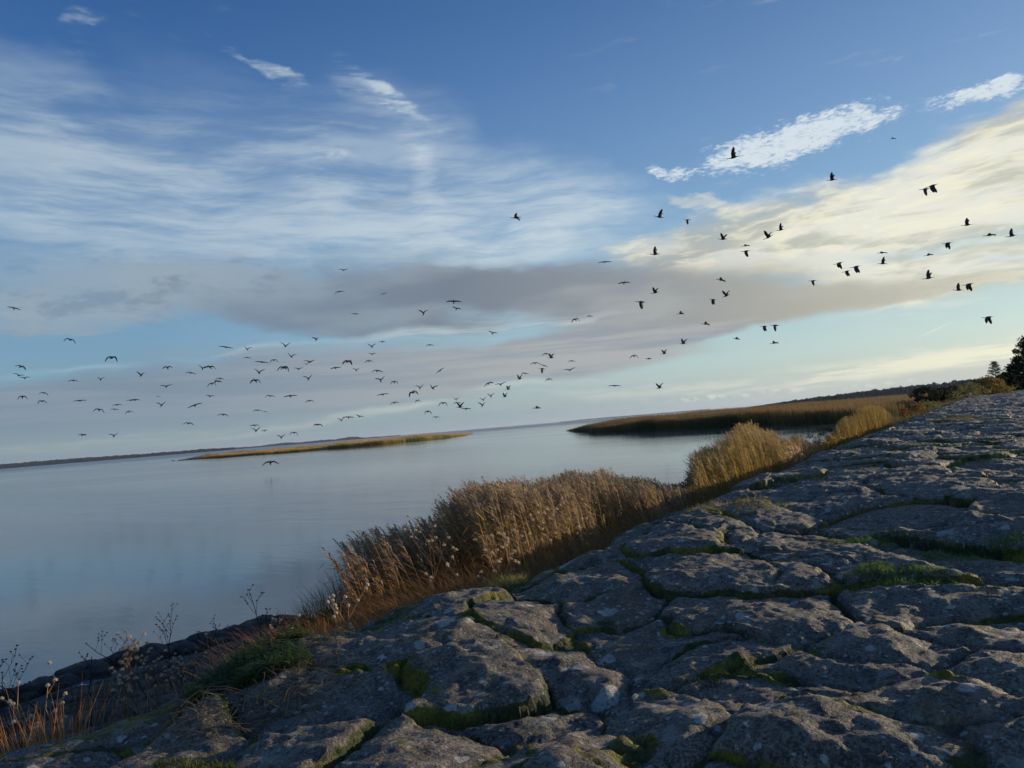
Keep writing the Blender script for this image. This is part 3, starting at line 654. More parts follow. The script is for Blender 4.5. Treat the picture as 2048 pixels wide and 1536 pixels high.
# ------------------------------------------------------------ single plants: stem, branches, heads
def tubes(B_V, B_Q, path, rad, off, sides=4):
    K = len(path); V = []; 
    for i in range(K):
        d = path[min(i+1, K-1)]-path[max(i-1, 0)]; d = d/(np.linalg.norm(d)+1e-9)
        u = np.cross(d, (.3, .9, .1)); u /= np.linalg.norm(u); v = np.cross(d, u)
        for k in range(sides):
            a = 2*math.pi*k/sides; V.append(path[i]+rad[i]*(math.cos(a)*u+math.sin(a)*v))
    Q = [(off+i*sides+k, off+i*sides+(k+1) % sides, off+(i+1)*sides+(k+1) % sides, off+(i+1)*sides+k) for i in range(K-1) for k in range(sides)]
    B_V += V; B_Q += Q; return off+len(V)
M_STEM = mat_plain('dry_stem', c4(.10, .055, .028), .8, .2, 30, c4(.17, .10, .05)); M_DSTEM = mat_plain('dark_stem', c4(.02, .017, .014), .85, .2, 30, c4(.045, .035, .028))
M_PSTEM = mat_plain('pale_stem', c4(.26, .15, .07), .8, .2, 30, c4(.36, .24, .13))
def seed_plant(label, px, py_top, wx, seed, kind='fluffy', nb=6, head=.011, spread=.5, lean=(0, 0), nmul=3, group=None, name=None):
    r = np.random.default_rng(seed); T = hitx(px, py_top, wx); base = np.array([wx, T[1], float(bank_z(wx, T[1]))-.02]); H = T[2]-base[2]
    root = bpy.data.objects.new(name or {'fluffy': 'fluffy_seed_plant', 'dark': 'withered_umbel_plant', 'rag': 'tattered_seed_plant'}[kind], None); COL.objects.link(root); root.location = base
    tag(root, label, 'plant', group)
    V, Q = [], []; off = 0; main = []
    for i in range(7):
        t = i/6; main.append(np.array([lean[0]*H*t**1.6+.01*r.normal(), lean[1]*H*t**1.6+.01*r.normal(), H*t*.97]))
    main = np.array(main); off = tubes(V, Q, main, np.linspace(.0032, .0014, 7)*(1.2 if kind == 'dark' else 1), off)
    tips = [main[-1]]
    for k in range(nb):
        t = .45+.5*(k+r.random())/nb; i = t*6; p = main[int(i)]*(1-i % 1)+main[min(6, int(i)+1)]*(i % 1)
        a = r.random()*6.28+k*2.4; L = H*(.10+.28*(1-t)+.08*r.random())*spread*2; d = np.array([math.cos(a)*.62, math.sin(a)*.62, .8])
        pts = np.array([p+d*L*u+np.array([0, 0, .18*L*u*u]) for u in (0, .35, .7, 1)]); off = tubes(V, Q, pts, np.linspace(.0016, .0008, 4), off, 3); tips.append(pts[-1])
        for m_ in range(nmul):
            a2 = r.random()*6.28; e = pts[-1]+np.array([math.cos(a2), math.sin(a2), .9+.5*r.random()])*(.018+.03*r.random()); off = tubes(V, Q, np.array([pts[2] if m_ % 2 else pts[-1], (pts[-1]+e)/2, e]), [.0008]*3, off, 3); tips.append(e)
    st = np_mesh('stem', V, Q, mat={'fluffy': M_PSTEM, 'dark': M_DSTEM, 'rag': M_STEM}[kind], parent=root)
    r2 = np.random.default_rng(seed+1)
    for p in tips:
        if kind == 'dark':
            B = Rib(); n = 16; a = r2.random(n)*6.28; el = np.arccos(1-1.3*r2.random(n)); dd = np.stack([np.cos(a)*np.sin(el), np.sin(a)*np.sin(el), np.cos(el)], 1); L = np.full(n, .006); wd = .004; cc = (.028, .022, .017)
        else:
            n = 130 if kind == 'fluffy' else 60; a = r2.random(n)*6.28; u = r2.random(n)*1.5-.5; sn = np.sqrt(1-u**2); dd = np.stack([np.cos(a)*sn, np.sin(a)*sn, u], 1); L = head*(.75+.3*r2.random(n)); wd = .0013; cc = (.72, .64, .52) if kind == 'fluffy' else (.62, .50, .36); B = Rib()
        q = np.array([0, .5, 1.])
        B.add(p[None, None]+dd[:, None]*(L[:, None]*q)[..., None], np.array([.4, 1, .7])[None]*wd*np.ones((n, 1)), np.cross(dd, rsides(n, r2))+1e-6, jit(cc, n, .2, r2))
        B.build('seed_head', parent=root)
    return root
for i, a in enumerate([
    ('white fluffy seed heads on pale stems at the far lower left corner', 5, 1318, -2.9, 'fluffy', 3, .008, .3, 1), ('white fluffy seed heads in a pair above the orange grass near the lower left corner', 62, 1356, -3.0, 'fluffy', 3, .009, .25, 1),
    ('white fluffy seed heads beside the narrow orange grass tuft', 105, 1356, -2.9, 'fluffy', 3, .009, .25, 1), ('two small white seed heads low on the dark bank', 140, 1395, -2.7, 'fluffy', 2, .007, .3, 0),
    ('tall cream seed plant with many ragged heads standing on the dark bank', 268, 1282, -3.0, 'rag', 11, .011, .32, 3), ('bushy pale seed plant right behind the tall cream seed plant', 320, 1316, -3.3, 'rag', 9, .009, .5, 2),
    ('grey seed plant low on the rocks between cream plant and orange grass', 370, 1322, -3.5, 'rag', 8, .008, .5, 2), ('white seed head on a thin stem against the water above the waterside rocks', 425, 1262, -3.6, 'fluffy', 1, .010, .2, 0),
    ('white-flecked seed plant left of the rust-orange grass', 545, 1240, -2.9, 'fluffy', 6, .006, .4, 2), ('pale pink-white seed plant in front of the dark gap below the rust-orange grass', 712, 1200, -2.0, 'fluffy', 7, .008, .45, 2),
    ('seed plant with white specks inside the rust-orange grass', 570, 1272, -2.3, 'fluffy', 5, .007, .5, 1), ('brown seed plant with pale specks among the sparse reeds', 880, 1070, -2.2, 'rag', 7, .010, .5, 2),
    ('pale seed plant leaning beside the yellow-green rim tuft', 985, 1090, -2.0, 'rag', 8, .011, .5, 2), ('white-specked seed plant at the front of the tall reeds', 1075, 1045, -2.1, 'rag', 7, .011, .5, 2),
    ('small white-specked seed plant farther right along the tall reeds', 1130, 1030, -2.1, 'rag', 7, .010, .5, 2), ('ragged seed plant at the foot of the golden-green clump', 1590, 905, -2.1, 'rag', 8, .022, .5, 2)]):
    lab, px, py, wx, kd, nb, hd, sp, nm = a; seed_plant(lab, px, py, wx, 200+i*3, kd, nb, hd, sp, ((-.05 if i % 2 else .05), -.06), nm)
for i, a in enumerate([
    ('dark withered umbel plant leaning left against the water, leftmost of the dark ones', 113, 1302, -4.6, 5, .5, (-.45, -.75)), ('small dark withered stalks between the leaning umbel plant and the cream seed plant', 178, 1312, -4.6, 4, .4, (.05, 0)),
    ('dark withered umbel plant leaning left just right of the cream seed plant', 293, 1265, -4.8, 6, .45, (-.5, -.7)), ('tallest dark withered umbel plant standing upright against the water', 338, 1238, -4.8, 8, .5, (0, 0)),
    ('dark withered umbel plant curving right beside the tallest one', 375, 1258, -4.8, 6, .45, (.4, .5)), ('dark thin stalks at the left edge against the water', 8, 1335, -4.0, 4, .5, (0, 0)),
    ('dark thin bending stalks just right of the left edge', 45, 1342, -4.2, 4, .4, (-.3, -.3)), ('dark umbel plant standing above the left side of the rust-orange grass', 528, 1180, -3.8, 6, .35, (-.1, -.1))]):
    lab, px, py, wx, nb, sp, ln = a; seed_plant(lab, px, py, wx, 300+i*3, 'dark', nb, .01, sp, ln, 3)

# ------------------------------------------------------------ loose stones along the waterline
def make_rock(seed):
    r = np.random.default_rng(seed); bm = __import__('bmesh').new(); B_ = __import__('bmesh')
    B_.ops.create_icosphere(bm, subdivisions=4, radius=1)
    V = np.array([v.co[:] for v in bm.verts]); F = np.array([[v.index for v in f.verts] for f in bm.faces]); bm.free()
    for _ in range(9):      # facets cut by random planes, then rounded
        n = r.normal(size=3); n /= np.linalg.norm(n); d = .62+.25*r.random(); s_ = V@n-d; V = V-np.clip(s_, 0, None)[:, None]*n*.9
    nn = fbm(V[:, 0]*2.2+seed, V[:, 1]*2.2+V[:, 2]*1.7, seed, 4)*.14+fbm(V[:, 0]*9, V[:, 1]*9+V[:, 2]*7, seed+3, 3)*.03
    return V*(1+nn[:, None]), F
pxs = [-10, 25, 62, 98, 132, 165, 196, 230, 262, 296, 330, 362, 392, 425, 452, 482, 508, 530, 552]
yl = [1398, 1384, 1372, 1360, 1348, 1338, 1328, 1320, 1311, 1303, 1295, 1288, 1282, 1274, 1264, 1256, 1250, 1245, 1241]
lk = ['flat', 'rounded', 'wide low', 'humped']
for i, (a, b) in enumerate(zip(pxs, yl)):
    V, F = make_rock(500+i); P = hitz(a, b+6, WATER); r = np.random.default_rng(600+i); s_ = np.array([.17+.12*r.random(), .20+.14*r.random(), .08+.05*r.random()])
    o = np_mesh('rock', V*s_, T=F, mat=MB, smooth=True); o.location = (P[0]+.12, P[1], WATER-.0); o.rotation_euler = (r.normal()*.1, r.normal()*.1, r.random()*6)
    side = 'left edge of the view' if i < 2 else None
    ordn = ['first', 'second', 'third', 'fourth', 'fifth', 'sixth', 'seventh', 'eighth', 'ninth', 'tenth', 'eleventh', 'twelfth', 'thirteenth', 'fourteenth', 'fifteenth', 'sixteenth', 'seventeenth', 'eighteenth', 'nineteenth']
    lab = 'dark wet stone at the waterline, %s from the left of that row' % ordn[i] if i < 18 else 'dark wet stone at the waterline, rightmost of the row beside the orange grass'
    tag(o, lab, 'rock', 'dark stones along the waterline')

# ------------------------------------------------------------ reed islands on the lake
def island(name, label, front, tops, depth, n, seed, cols, w=.05):
    r = np.random.default_rng(seed); fx = [f[0] for f in front]
    G = np.array([hitz(a, b, WATER) for a, b in front]); k = np.array([depth(a) for a, _ in front])
    top = []; 
    for g, kk in zip(G, k):
        for u in np.linspace(0, 1, 6):
            p = CO+(g-CO)*(1+(kk-1)*u); p[2] = WATER+.10*math.sin(math.pi*min(1, .12+u))+(.0 if 0 < u < 1 else -.12); top.append(p)
    gnd = np_mesh(name+'_ground', np.array(top), grid_faces(len(front), 6), mat=M_SOIL, smooth=True)
    tag(gnd, 'muddy ground under the '+label, kind='structure')
    px = fx[0]+(fx[-1]-fx[0])*r.random(n); g = np.stack([np.interp(px, fx, G[:, j]) for j in range(3)], 1)
    u = r.random(n)**1.7; kk = np.interp(px, fx, k); P = CO+(g-CO)*(1+(kk-1)*u)[:, None]
    P[:, :2] += r.normal(size=(n, 2))*.5
    ty = np.interp(px, [e[0] for e in tops], [e[1] for e in tops])
    g[:, 2] = WATER
    el = np.array([ray(a, b)[2]/math.hypot(*ray(a, b)[:2]) for a, b in zip(px[::1], ty)]) if n < 90000 else 0
    Hf = EYE+el*np.hypot(g[:, 0], g[:, 1])-WATER
    H = (Hf*(.70+.30*u)*(.74+.34*r.random(n)**.7)*(1+.30*fbm(P[:, 0]*.11, P[:, 1]*.11, seed, 3))).clip(.25, 3.4)
    P[:, 2] = WATER-.05; cn = fbm(P[:, 0]*.07, P[:, 1]*.07, seed+9, 3)
    C = np.where((cn > .12)[:, None], np.array(cols[1]), np.array(cols[0])); C = np.where((cn < -.22)[:, None], np.array(cols[2]), C)
    C = C*(.7+.6*r.random((n, 1)))
    t = np.array([0, .55, .8, 1.]); L = rsides(n, r)*(.25*r.random((n, 1)))+WIND*.10
    path = P[:, None]+np.array([0, 0, 1.])*(H[:, None]*t)[..., None]+L[:, None]*(H[:, None]*t**2)[..., None]
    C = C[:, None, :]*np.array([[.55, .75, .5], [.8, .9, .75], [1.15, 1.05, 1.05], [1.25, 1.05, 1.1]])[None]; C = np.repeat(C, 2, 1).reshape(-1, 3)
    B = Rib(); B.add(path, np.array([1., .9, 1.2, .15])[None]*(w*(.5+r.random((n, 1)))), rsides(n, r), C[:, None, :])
    o = B.build(name); tag(o, label, 'reeds', kind='stuff')
island('island_reeds', 'long low island of golden reeds far out on the left of the lake',
       [(362, 921), (400, 918), (440, 916), (512, 910), (560, 907), (650, 899), (700, 895), (768, 889), (850, 881), (900, 875), (930, 871), (944, 868)],
       [(362, 920), (385, 915), (415, 908), (450, 905), (512, 901), (560, 897), (640, 890), (690, 882), (768, 876), (850, 868), (900, 866), (944, 866)],
       lambda a: 1.02+.28*min(1, (a-350)/250)*min(1, (955-a)/120), 34000, 21, [(.48, .34, .13), (.42, .28, .10), (.24, .21, .07)], .05)
island('marsh_reeds', 'large dark reed marsh with brown tops reaching into the lake from the right',
       [(1143, 861), (1160, 863), (1200, 865), (1250, 863), (1303, 861), (1360, 859), (1432, 856), (1480, 852), (1543, 849), (1600, 850), (1655, 848), (1720, 842), (1790, 828), (1860, 812), (1930, 800)],
       [(1143, 859), (1160, 853), (1175, 849), (1200, 843), (1240, 837), (1280, 833), (1374, 823), (1450, 815), (1543, 807), (1600, 803), (1655, 800), (1720, 796), (1790, 792), (1930, 780)],
       lambda a: 1.03+(a-1143)*.0042+max(0, a-1400)*.006, 85000, 22, [(.165, .12, .055), (.135, .105, .048), (.085, .085, .036)], .028)

# ------------------------------------------------------------ far shores
def ridge(name, label, pts, dist, mat, seed, thick=60, lump=1.0, kind='structure'):
    """wooded shore: a long mound of tree tops; pts = (photo px, height in photo px above the horizon)"""
    pxs = np.linspace(pts[0][0], pts[-1][0], 700); hh = np.interp(pxs, [p[0] for p in pts], [p[1] for p in pts])
    rows = []; K = 9
    for a, h in zip(pxs, hh):
        d = ray(a, 852-(a-1024)*math.tan(R(4.75))); d = d/math.hypot(d[0], d[1]); d[2] = 0; sc = dist/(d@CF)
        for j in range(K):
            u = j/(K-1); p = d*(sc+thick*u)
            rows.append((p[0], p[1], h*sc/FPX*1.0, u))
    A = np.array(rows); n = fbm(A[:, 0]/dist*300, A[:, 1]/dist*300, seed, 4, .6); n2 = fbm(A[:, 0]/dist*90, A[:, 1]/dist*90, seed+5, 3)
    prof = np.where(A[:, 3] < .01, 0, np.where(A[:, 3] > .99, 0, .75+.25*np.sin(math.pi*A[:, 3])))
    z = WATER+.2+(A[:, 2]+2)*prof*(1+(n*.35+n2*.15)*lump)
    z = np.where(A[:, 2] < -1, WATER-.3, z)
    o = np_mesh(name, np.stack([A[:, 0], A[:, 1], z], 1), grid_faces(len(pxs), K), mat=mat, smooth=False)
    tag(o, label, kind=kind); return o
ridge('far_shore', 'dark wooded shore on the left horizon', [(-60, 6), (0, 6.2), (120, 6.5), (250, 5), (360, 4.2), (400, 4.5), (470, 2.6)], 2400, M_WOOD, 1)
ridge('far_shore', 'paler shore with scattered trees behind the left reed island', [(400, 3), (450, 2.2), (520, 2), (570, 4), (600, 2), (640, 3.6), (672, 2.4), (690, 4), (715, 4.4), (724, 1.6), (760, .8), (800, .5)], 3600, M_WOOD, 2)
ridge('far_shore', 'very faint low shore on the horizon left of the marsh', [(1120, .5), (1180, 1.4), (1230, 1.6), (1300, 1.2), (1420, 1.2)], 6500, M_WOOD, 5)
ridge('wooded_hill', 'grey wooded hill behind the reed marsh on the right', [(1440, -6), (1560, 2), (1640, 6.5), (1700, 8), (1780, 10.5), (1850, 11), (1930, 13), (2000, 15), (2100, 16)], 650, M_WOOD, 3, 80)
# ------------------------------------------------------------ trees and shrubs
def leaf_cloud(n, cen, rad, size, col, r, shell=.55, flat=1.0):
    """leaf-sized faces in clumps"""
    d = r.normal(size=(n, 3)); d /= np.linalg.norm(d, axis=1)[:, None]; q = (shell+(1-shell)*r.random(n))
    P = cen+d*q[:, None]*rad
    u = r.normal(size=(n, 3)); u /= np.linalg.norm(u, axis=1)[:, None]; v = np.cross(u, r.normal(size=(n, 3))); v /= np.linalg.norm(v, axis=1)[:, None]
    s_ = size*(.6+.8*r.random((n, 1)))
    V = np.stack([P-u*s_, P-v*s_*.45, P+u*s_, P+v*s_*.45], 1).reshape(-1, 3)
    C = np.repeat(jit(col, n, .45, r), 4, 0); return V, C
def quads(n): return np.arange(n*4).reshape(-1, 4)
def broad_tree(name, label, base, H, W_, seed, col, leaf=.05, clumps=40, per=120, trunk=.12, cat='tree', clf=None, low=.25):
    r = np.random.default_rng(seed); root = bpy.data.objects.new(name, None); COL.objects.link(root); root.location = base; tag(root, label, cat)
    V, Q, off = [], [], 0; LV, LC = [], []
    tr = np.array([[.05*math.sin(t*5+seed)*H*.3*t, .04*math.cos(t*4)*H*.3*t, H*.92*t] for t in np.linspace(0, 1, 8)])
    off = tubes(V, Q, tr, np.linspace(trunk, trunk*.12, 8), off, 7)
    for k in range(clumps):
        t = low+(1-low)*((k+.5)/clumps); a = k*2.399+r.random(); rr = W_*.5*(math.sin(math.pi*min(1, (t-low)/(1-low)*.85+.14))**.7)*(.45+.65*r.random())
        if clf: rr = clf(t, r)
        p = np.array([math.cos(a)*rr, math.sin(a)*rr, H*t*(.95+.08*r.random())]); i = min(6.9, max(0, t-.12)*7); s0 = tr[int(i)]
        off = tubes(V, Q, np.array([s0, (s0+p)/2+[0, 0, .04*H], p]), [trunk*.25, trunk*.14, trunk*.05], off, 4)
        v, c = leaf_cloud(per, p, np.array([1, 1, .7])*W_*(.10+.07*r.random()), leaf, col, r, .3); LV.append(v); LC.append(c)
    np_mesh('trunk', V, Q, mat=M_BARK, parent=root); LV = np.concatenate(LV)
    np_mesh('crown', LV, quads(len(LV)//4), mat=MP, parent=root, attrs={'col': np.concatenate(LC)}); return root
def gpt(px, y): 
    d = ray(px, 852-(px-1024)*math.tan(R(4.75))); return np.array([d[0]/d[1]*y, y, -.15])
DG = (.022, .034, .014)
b = gpt(2078, 66); broad_tree('tree', 'tall dark leafy tree cut off by the right edge of the view', b, 4.2, 3.1, 801, DG, .09, 90, 150, .13, low=.08)
b = gpt(2034, 70); broad_tree('tree', 'dark shrubby tree between the conifer and the tall tree', b, 2.3, 2.0, 802, DG, .08, 45, 120, .08, low=.08)
b = gpt(2015, 74); broad_tree('tree', 'low dark bushy tree right beside the conifer', b, 1.7, 1.8, 803, DG, .08, 40, 110, .08, low=.05)
def conifer(label, base, H, W_, seed):
    r = np.random.default_rng(seed); root = bpy.data.objects.new('conifer', None); COL.objects.link(root); root.location = base; tag(root, label, 'tree')
    V, Q, off = [], [], 0; LV, LC = [], []; tr = np.array([[0, 0, H*t] for t in np.linspace(0, 1, 6)]); off = tubes(V, Q, tr, np.linspace(.05, .008, 6), off, 6)
    for k in range(60):
        t = .12+.86*(k/60)**.9; a = k*2.399; L = W_*.5*(1.05-t)**.75*(.7+.5*r.random()); p0 = np.array([0, 0, H*t]); p1 = p0+np.array([math.cos(a)*L, math.sin(a)*L, L*.28])
        off = tubes(V, Q, np.array([p0, (p0+p1)/2-[0, 0, .02], p1]), [.014, .009, .004], off, 4)
        for m_ in range(3):
            c0 = p0+(p1-p0)*(.45+.27*m_); v, c = leaf_cloud(34, c0, np.array([.14, .14, .06]), .035, DG, r, .1); LV.append(v); LC.append(c)
    np_mesh('trunk', V, Q, mat=M_BARK, parent=root); LV = np.concatenate(LV)
    np_mesh('crown', LV, quads(len(LV)//4), mat=MP, parent=root, attrs={'col': np.concatenate(LC)})
conifer('small open-branched conifer left of the dark trees', gpt(1994, 72), 2.75, 1.9, 811)
def shrub(label, base, H, W_, seed, col, leaf=.03, clumps=30, per=90): return broad_tree('shrub', label, base, H, W_, seed, col, leaf, clumps, per, .02, 'shrub', low=.08)
def at_x(px, py, wx):
    p = hitx(px, py, wx); p[2] = float(bank_z(wx, p[1])); return p
b = at_x(1975, 790, -1.55); shrub('rounded golden-brown shrub on the paving edge below the conifer', (gpt(1972, 54)[0], 54, -.15), 1.15, 2.6, 821, (.17, .12, .03), .05, 40, 110)
shrub('small golden shrub at the right foot of the golden-brown one', (gpt(1992, 52)[0], 52, -.1), .65, 1.6, 822, (.20, .15, .035), .04, 26, 90)
shrub('light green spindly shrub on the paving edge left of the golden-brown shrub', (gpt(1942, 42)[0], 42, -.25), .95, 1.6, 823, (.17, .17, .06), .035, 26, 60)
shrub('reddish-brown shrub right behind the golden reed dome', (hitx(1832, 822, -2.1)[0], hitx(1832, 822, -2.1)[1], -.7), .80, 1.2, 824, (.17, .08, .03), .03, 26, 80)
shrub('pale green leafy shrub right of the reddish-brown shrub', (hitx(1856, 822, -1.95)[0], hitx(1856, 822, -1.95)[1], -.7), .85, 1.0, 825, (.16, .18, .06), .03, 24, 60)
shrub('yellow-leaved low shrub between the thin brown reeds and the paving', (hitx(1668, 890, -2.2)[0], hitx(1668, 890, -2.2)[1], -.85), .78, .7, 826, (.24, .16, .03), .016, 26, 80)
shrub('dark-leaved low shrub between the thin brown reeds and the golden dome', (hitx(1655, 880, -4.4)[0], hitx(1655, 880, -4.4)[1], -1.1), .75, 1.1, 830, (.06, .055, .02), .02, 26, 80)
shrub('brown leafy shrub filling the gap between the two tall reed stands', (hitx(1385, 975, -2.6)[0], hitx(1385, 975, -2.6)[1], -.8), .62, .7, 831, (.16, .11, .04), .014, 26, 80)
for i, (px, y, H, w_, lab) in enumerate([(1849, 92, 1.75, 3.0, 'dark round bush standing in the marsh, largest of its row'), (1876, 96, 1.5, 1.8, 'thin dark bush just right of the largest marsh bush'), (1912, 100, 1.6, 5.0, 'wide low dark bush at the right end of the marsh')]):
    shrub(lab, gpt(px, y)-np.array([0, 0, .6]), H, w_, 840+i, (.03, .032, .014), .10, 34, 90)
def branch_twigs(label, px, py_top, wx, seed, n=9):
    r = np.random.default_rng(seed); T = hitx(px, py_top, wx); z0 = float(bank_z(wx, T[1])); V, Q, off = [], [], 0; H = T[2]-z0
    for k in range(n):
        a = r.random()*6.28; s = .25*r.random(); pts = np.array([[wx+math.cos(a)*s*H*u+.02*r.normal(), T[1]+math.sin(a)*s*H*u, z0+H*u*(.6+.4*r.random() if u == 1 else 1)] for u in (0, .4, .75, 1)]); off = tubes(V, Q, pts, [.0022, .0018, .0012, .0006], off, 3)
    o = np_mesh('dead_twigs', V, Q, mat=M_STEM); tag(o, label, 'plant')
branch_twigs('bare thin twigs standing behind the dark bank above the water', 150, 1325, -4.4, 901)
branch_twigs('bare thin twigs just left of the cream seed plant', 240, 1290, -4.0, 902, 6)

# ------------------------------------------------------------ birds
def bird_mesh(nm, l, r_, sweep=0.0, chord=1.0):
    """black long-necked water bird flying along +Y; l and r_ = (inner, outer) wing angles in degrees; one continuous skin"""
    V, Q = [], []; st = [(.50, .004, .004, .012), (.44, .012, .014, .014), (.41, .022, .026, .016), (.37, .024, .026, .012), (.32, .017, .018, .004), (.22, .022, .024, -.004), (.14, .045, .05, -.004), (.05, .07, .075, 0), (-.06, .072, .075, .002), (-.16, .055, .055, .006), (-.24, .035, .028, .008), (-.32, .05, .010, .006), (-.42, .062, .006, .002)]
    S_ = 10
    for (y, rx, rz, z) in st:
        for k in range(S_):
            a = 2*math.pi*k/S_; V.append((rx*math.cos(a), y, z+rz*math.sin(a)))
    for i in range(len(st)-1):
        for k in range(S_): Q.append((i*S_+k, i*S_+(k+1) % S_, (i+1)*S_+(k+1) % S_, (i+1)*S_+k))
    Q.append((0, 1, 2, 3)); n0 = (len(st)-1)*S_; Q.append((n0, n0+1, n0+2, n0+3))
    for side, (a1, a2) in ((-1, l), (1, r_)):
        base = len(V); p = np.array([0.0, 0.0]); rows = [(0, .02, .26), (.10, .03, .28), (.24, .05, .25), (.36, .03, .24), (.48, -.01, .21), (.58, -.06, .15), (.66, -.11, .06)]; last = 0
        for j, (s, ly, ch) in enumerate(rows):
            t = s/.66; a = R(1.22*(a1+(a2-a1)*min(1, max(0, (t-.25)/.45)))) if abs(a1) < 50 and abs(a2) < 62 else R(a1+(a2-a1)*min(1, max(0, (t-.25)/.45))); ds = s-last; last = s; p = p+ds*np.array([math.cos(a), math.sin(a)])
            ch *= chord; y0 = .10+ly-sweep*s; th = .062*(1-.65*t)
            nx, nz = -math.sin(a), math.cos(a)
            for (fy, ft) in ((0, 0), (.3, 1), (1, .15), (.3, -1)):
                V.append((side*(p[0]+nx*th*ft), y0-ch*fy, p[1]+.02+nz*th*ft))
        for j in range(len(rows)-1):
            for k in range(4):
                q = (base+j*4+k, base+j*4+(k+1) % 4, base+(j+1)*4+(k+1) % 4, base+(j+1)*4+k); Q.append(q if side > 0 else q[::-1])
    return np.array(V), np.array(Q)
POSES = {'V': [((42, 26), (42, 26), .1), ((48, 22), (36, 34), .0), ((34, 40), (44, 20), .2)], 'v': [((26, 6), (24, 10), .1), ((30, -2), (20, 12), .1)],
         'A': [((22, -52), (22, -52), .2), ((14, -44), (28, -60), .2), ((26, -40), (10, -50), .1)], 'a': [((14, -24), (14, -24), .2), ((20, -30), (6, -14), .1)],
         'F': [((3, -4), (3, -4), .0), ((5, 2), (-2, -4), .1)], 'M': [((38, -26), (38, -26), .1)],
         'U': [((66, 56), (62, 48), .0), ((78, 70), (50, 40), .1), ((60, 74), (56, 50), -.1)], 'D': [((-30, -66), (-36, -72), .0), ((-48, -80), (-30, -50), .1)], 'G': [((10, -4), (12, -8), .3), ((18, 6), (8, -14), .2)]}
YAW = {'V': (0, 28), 'v': (0, 25), 'A': (0, 25), 'a': (0, 25), 'F': (0, 15), 'M': (0, 30), 'U': (-80, 12), 'D': (-80, 14), 'G': (-72, 10), 'W': (-55, 8)}
C1, C2, C3, C4_, C5 = (0, 500, 3.84), (400, 500, 3.84), (700, 520, 3.84), (980, 380, 3.84), (1400, 240, 3.072)
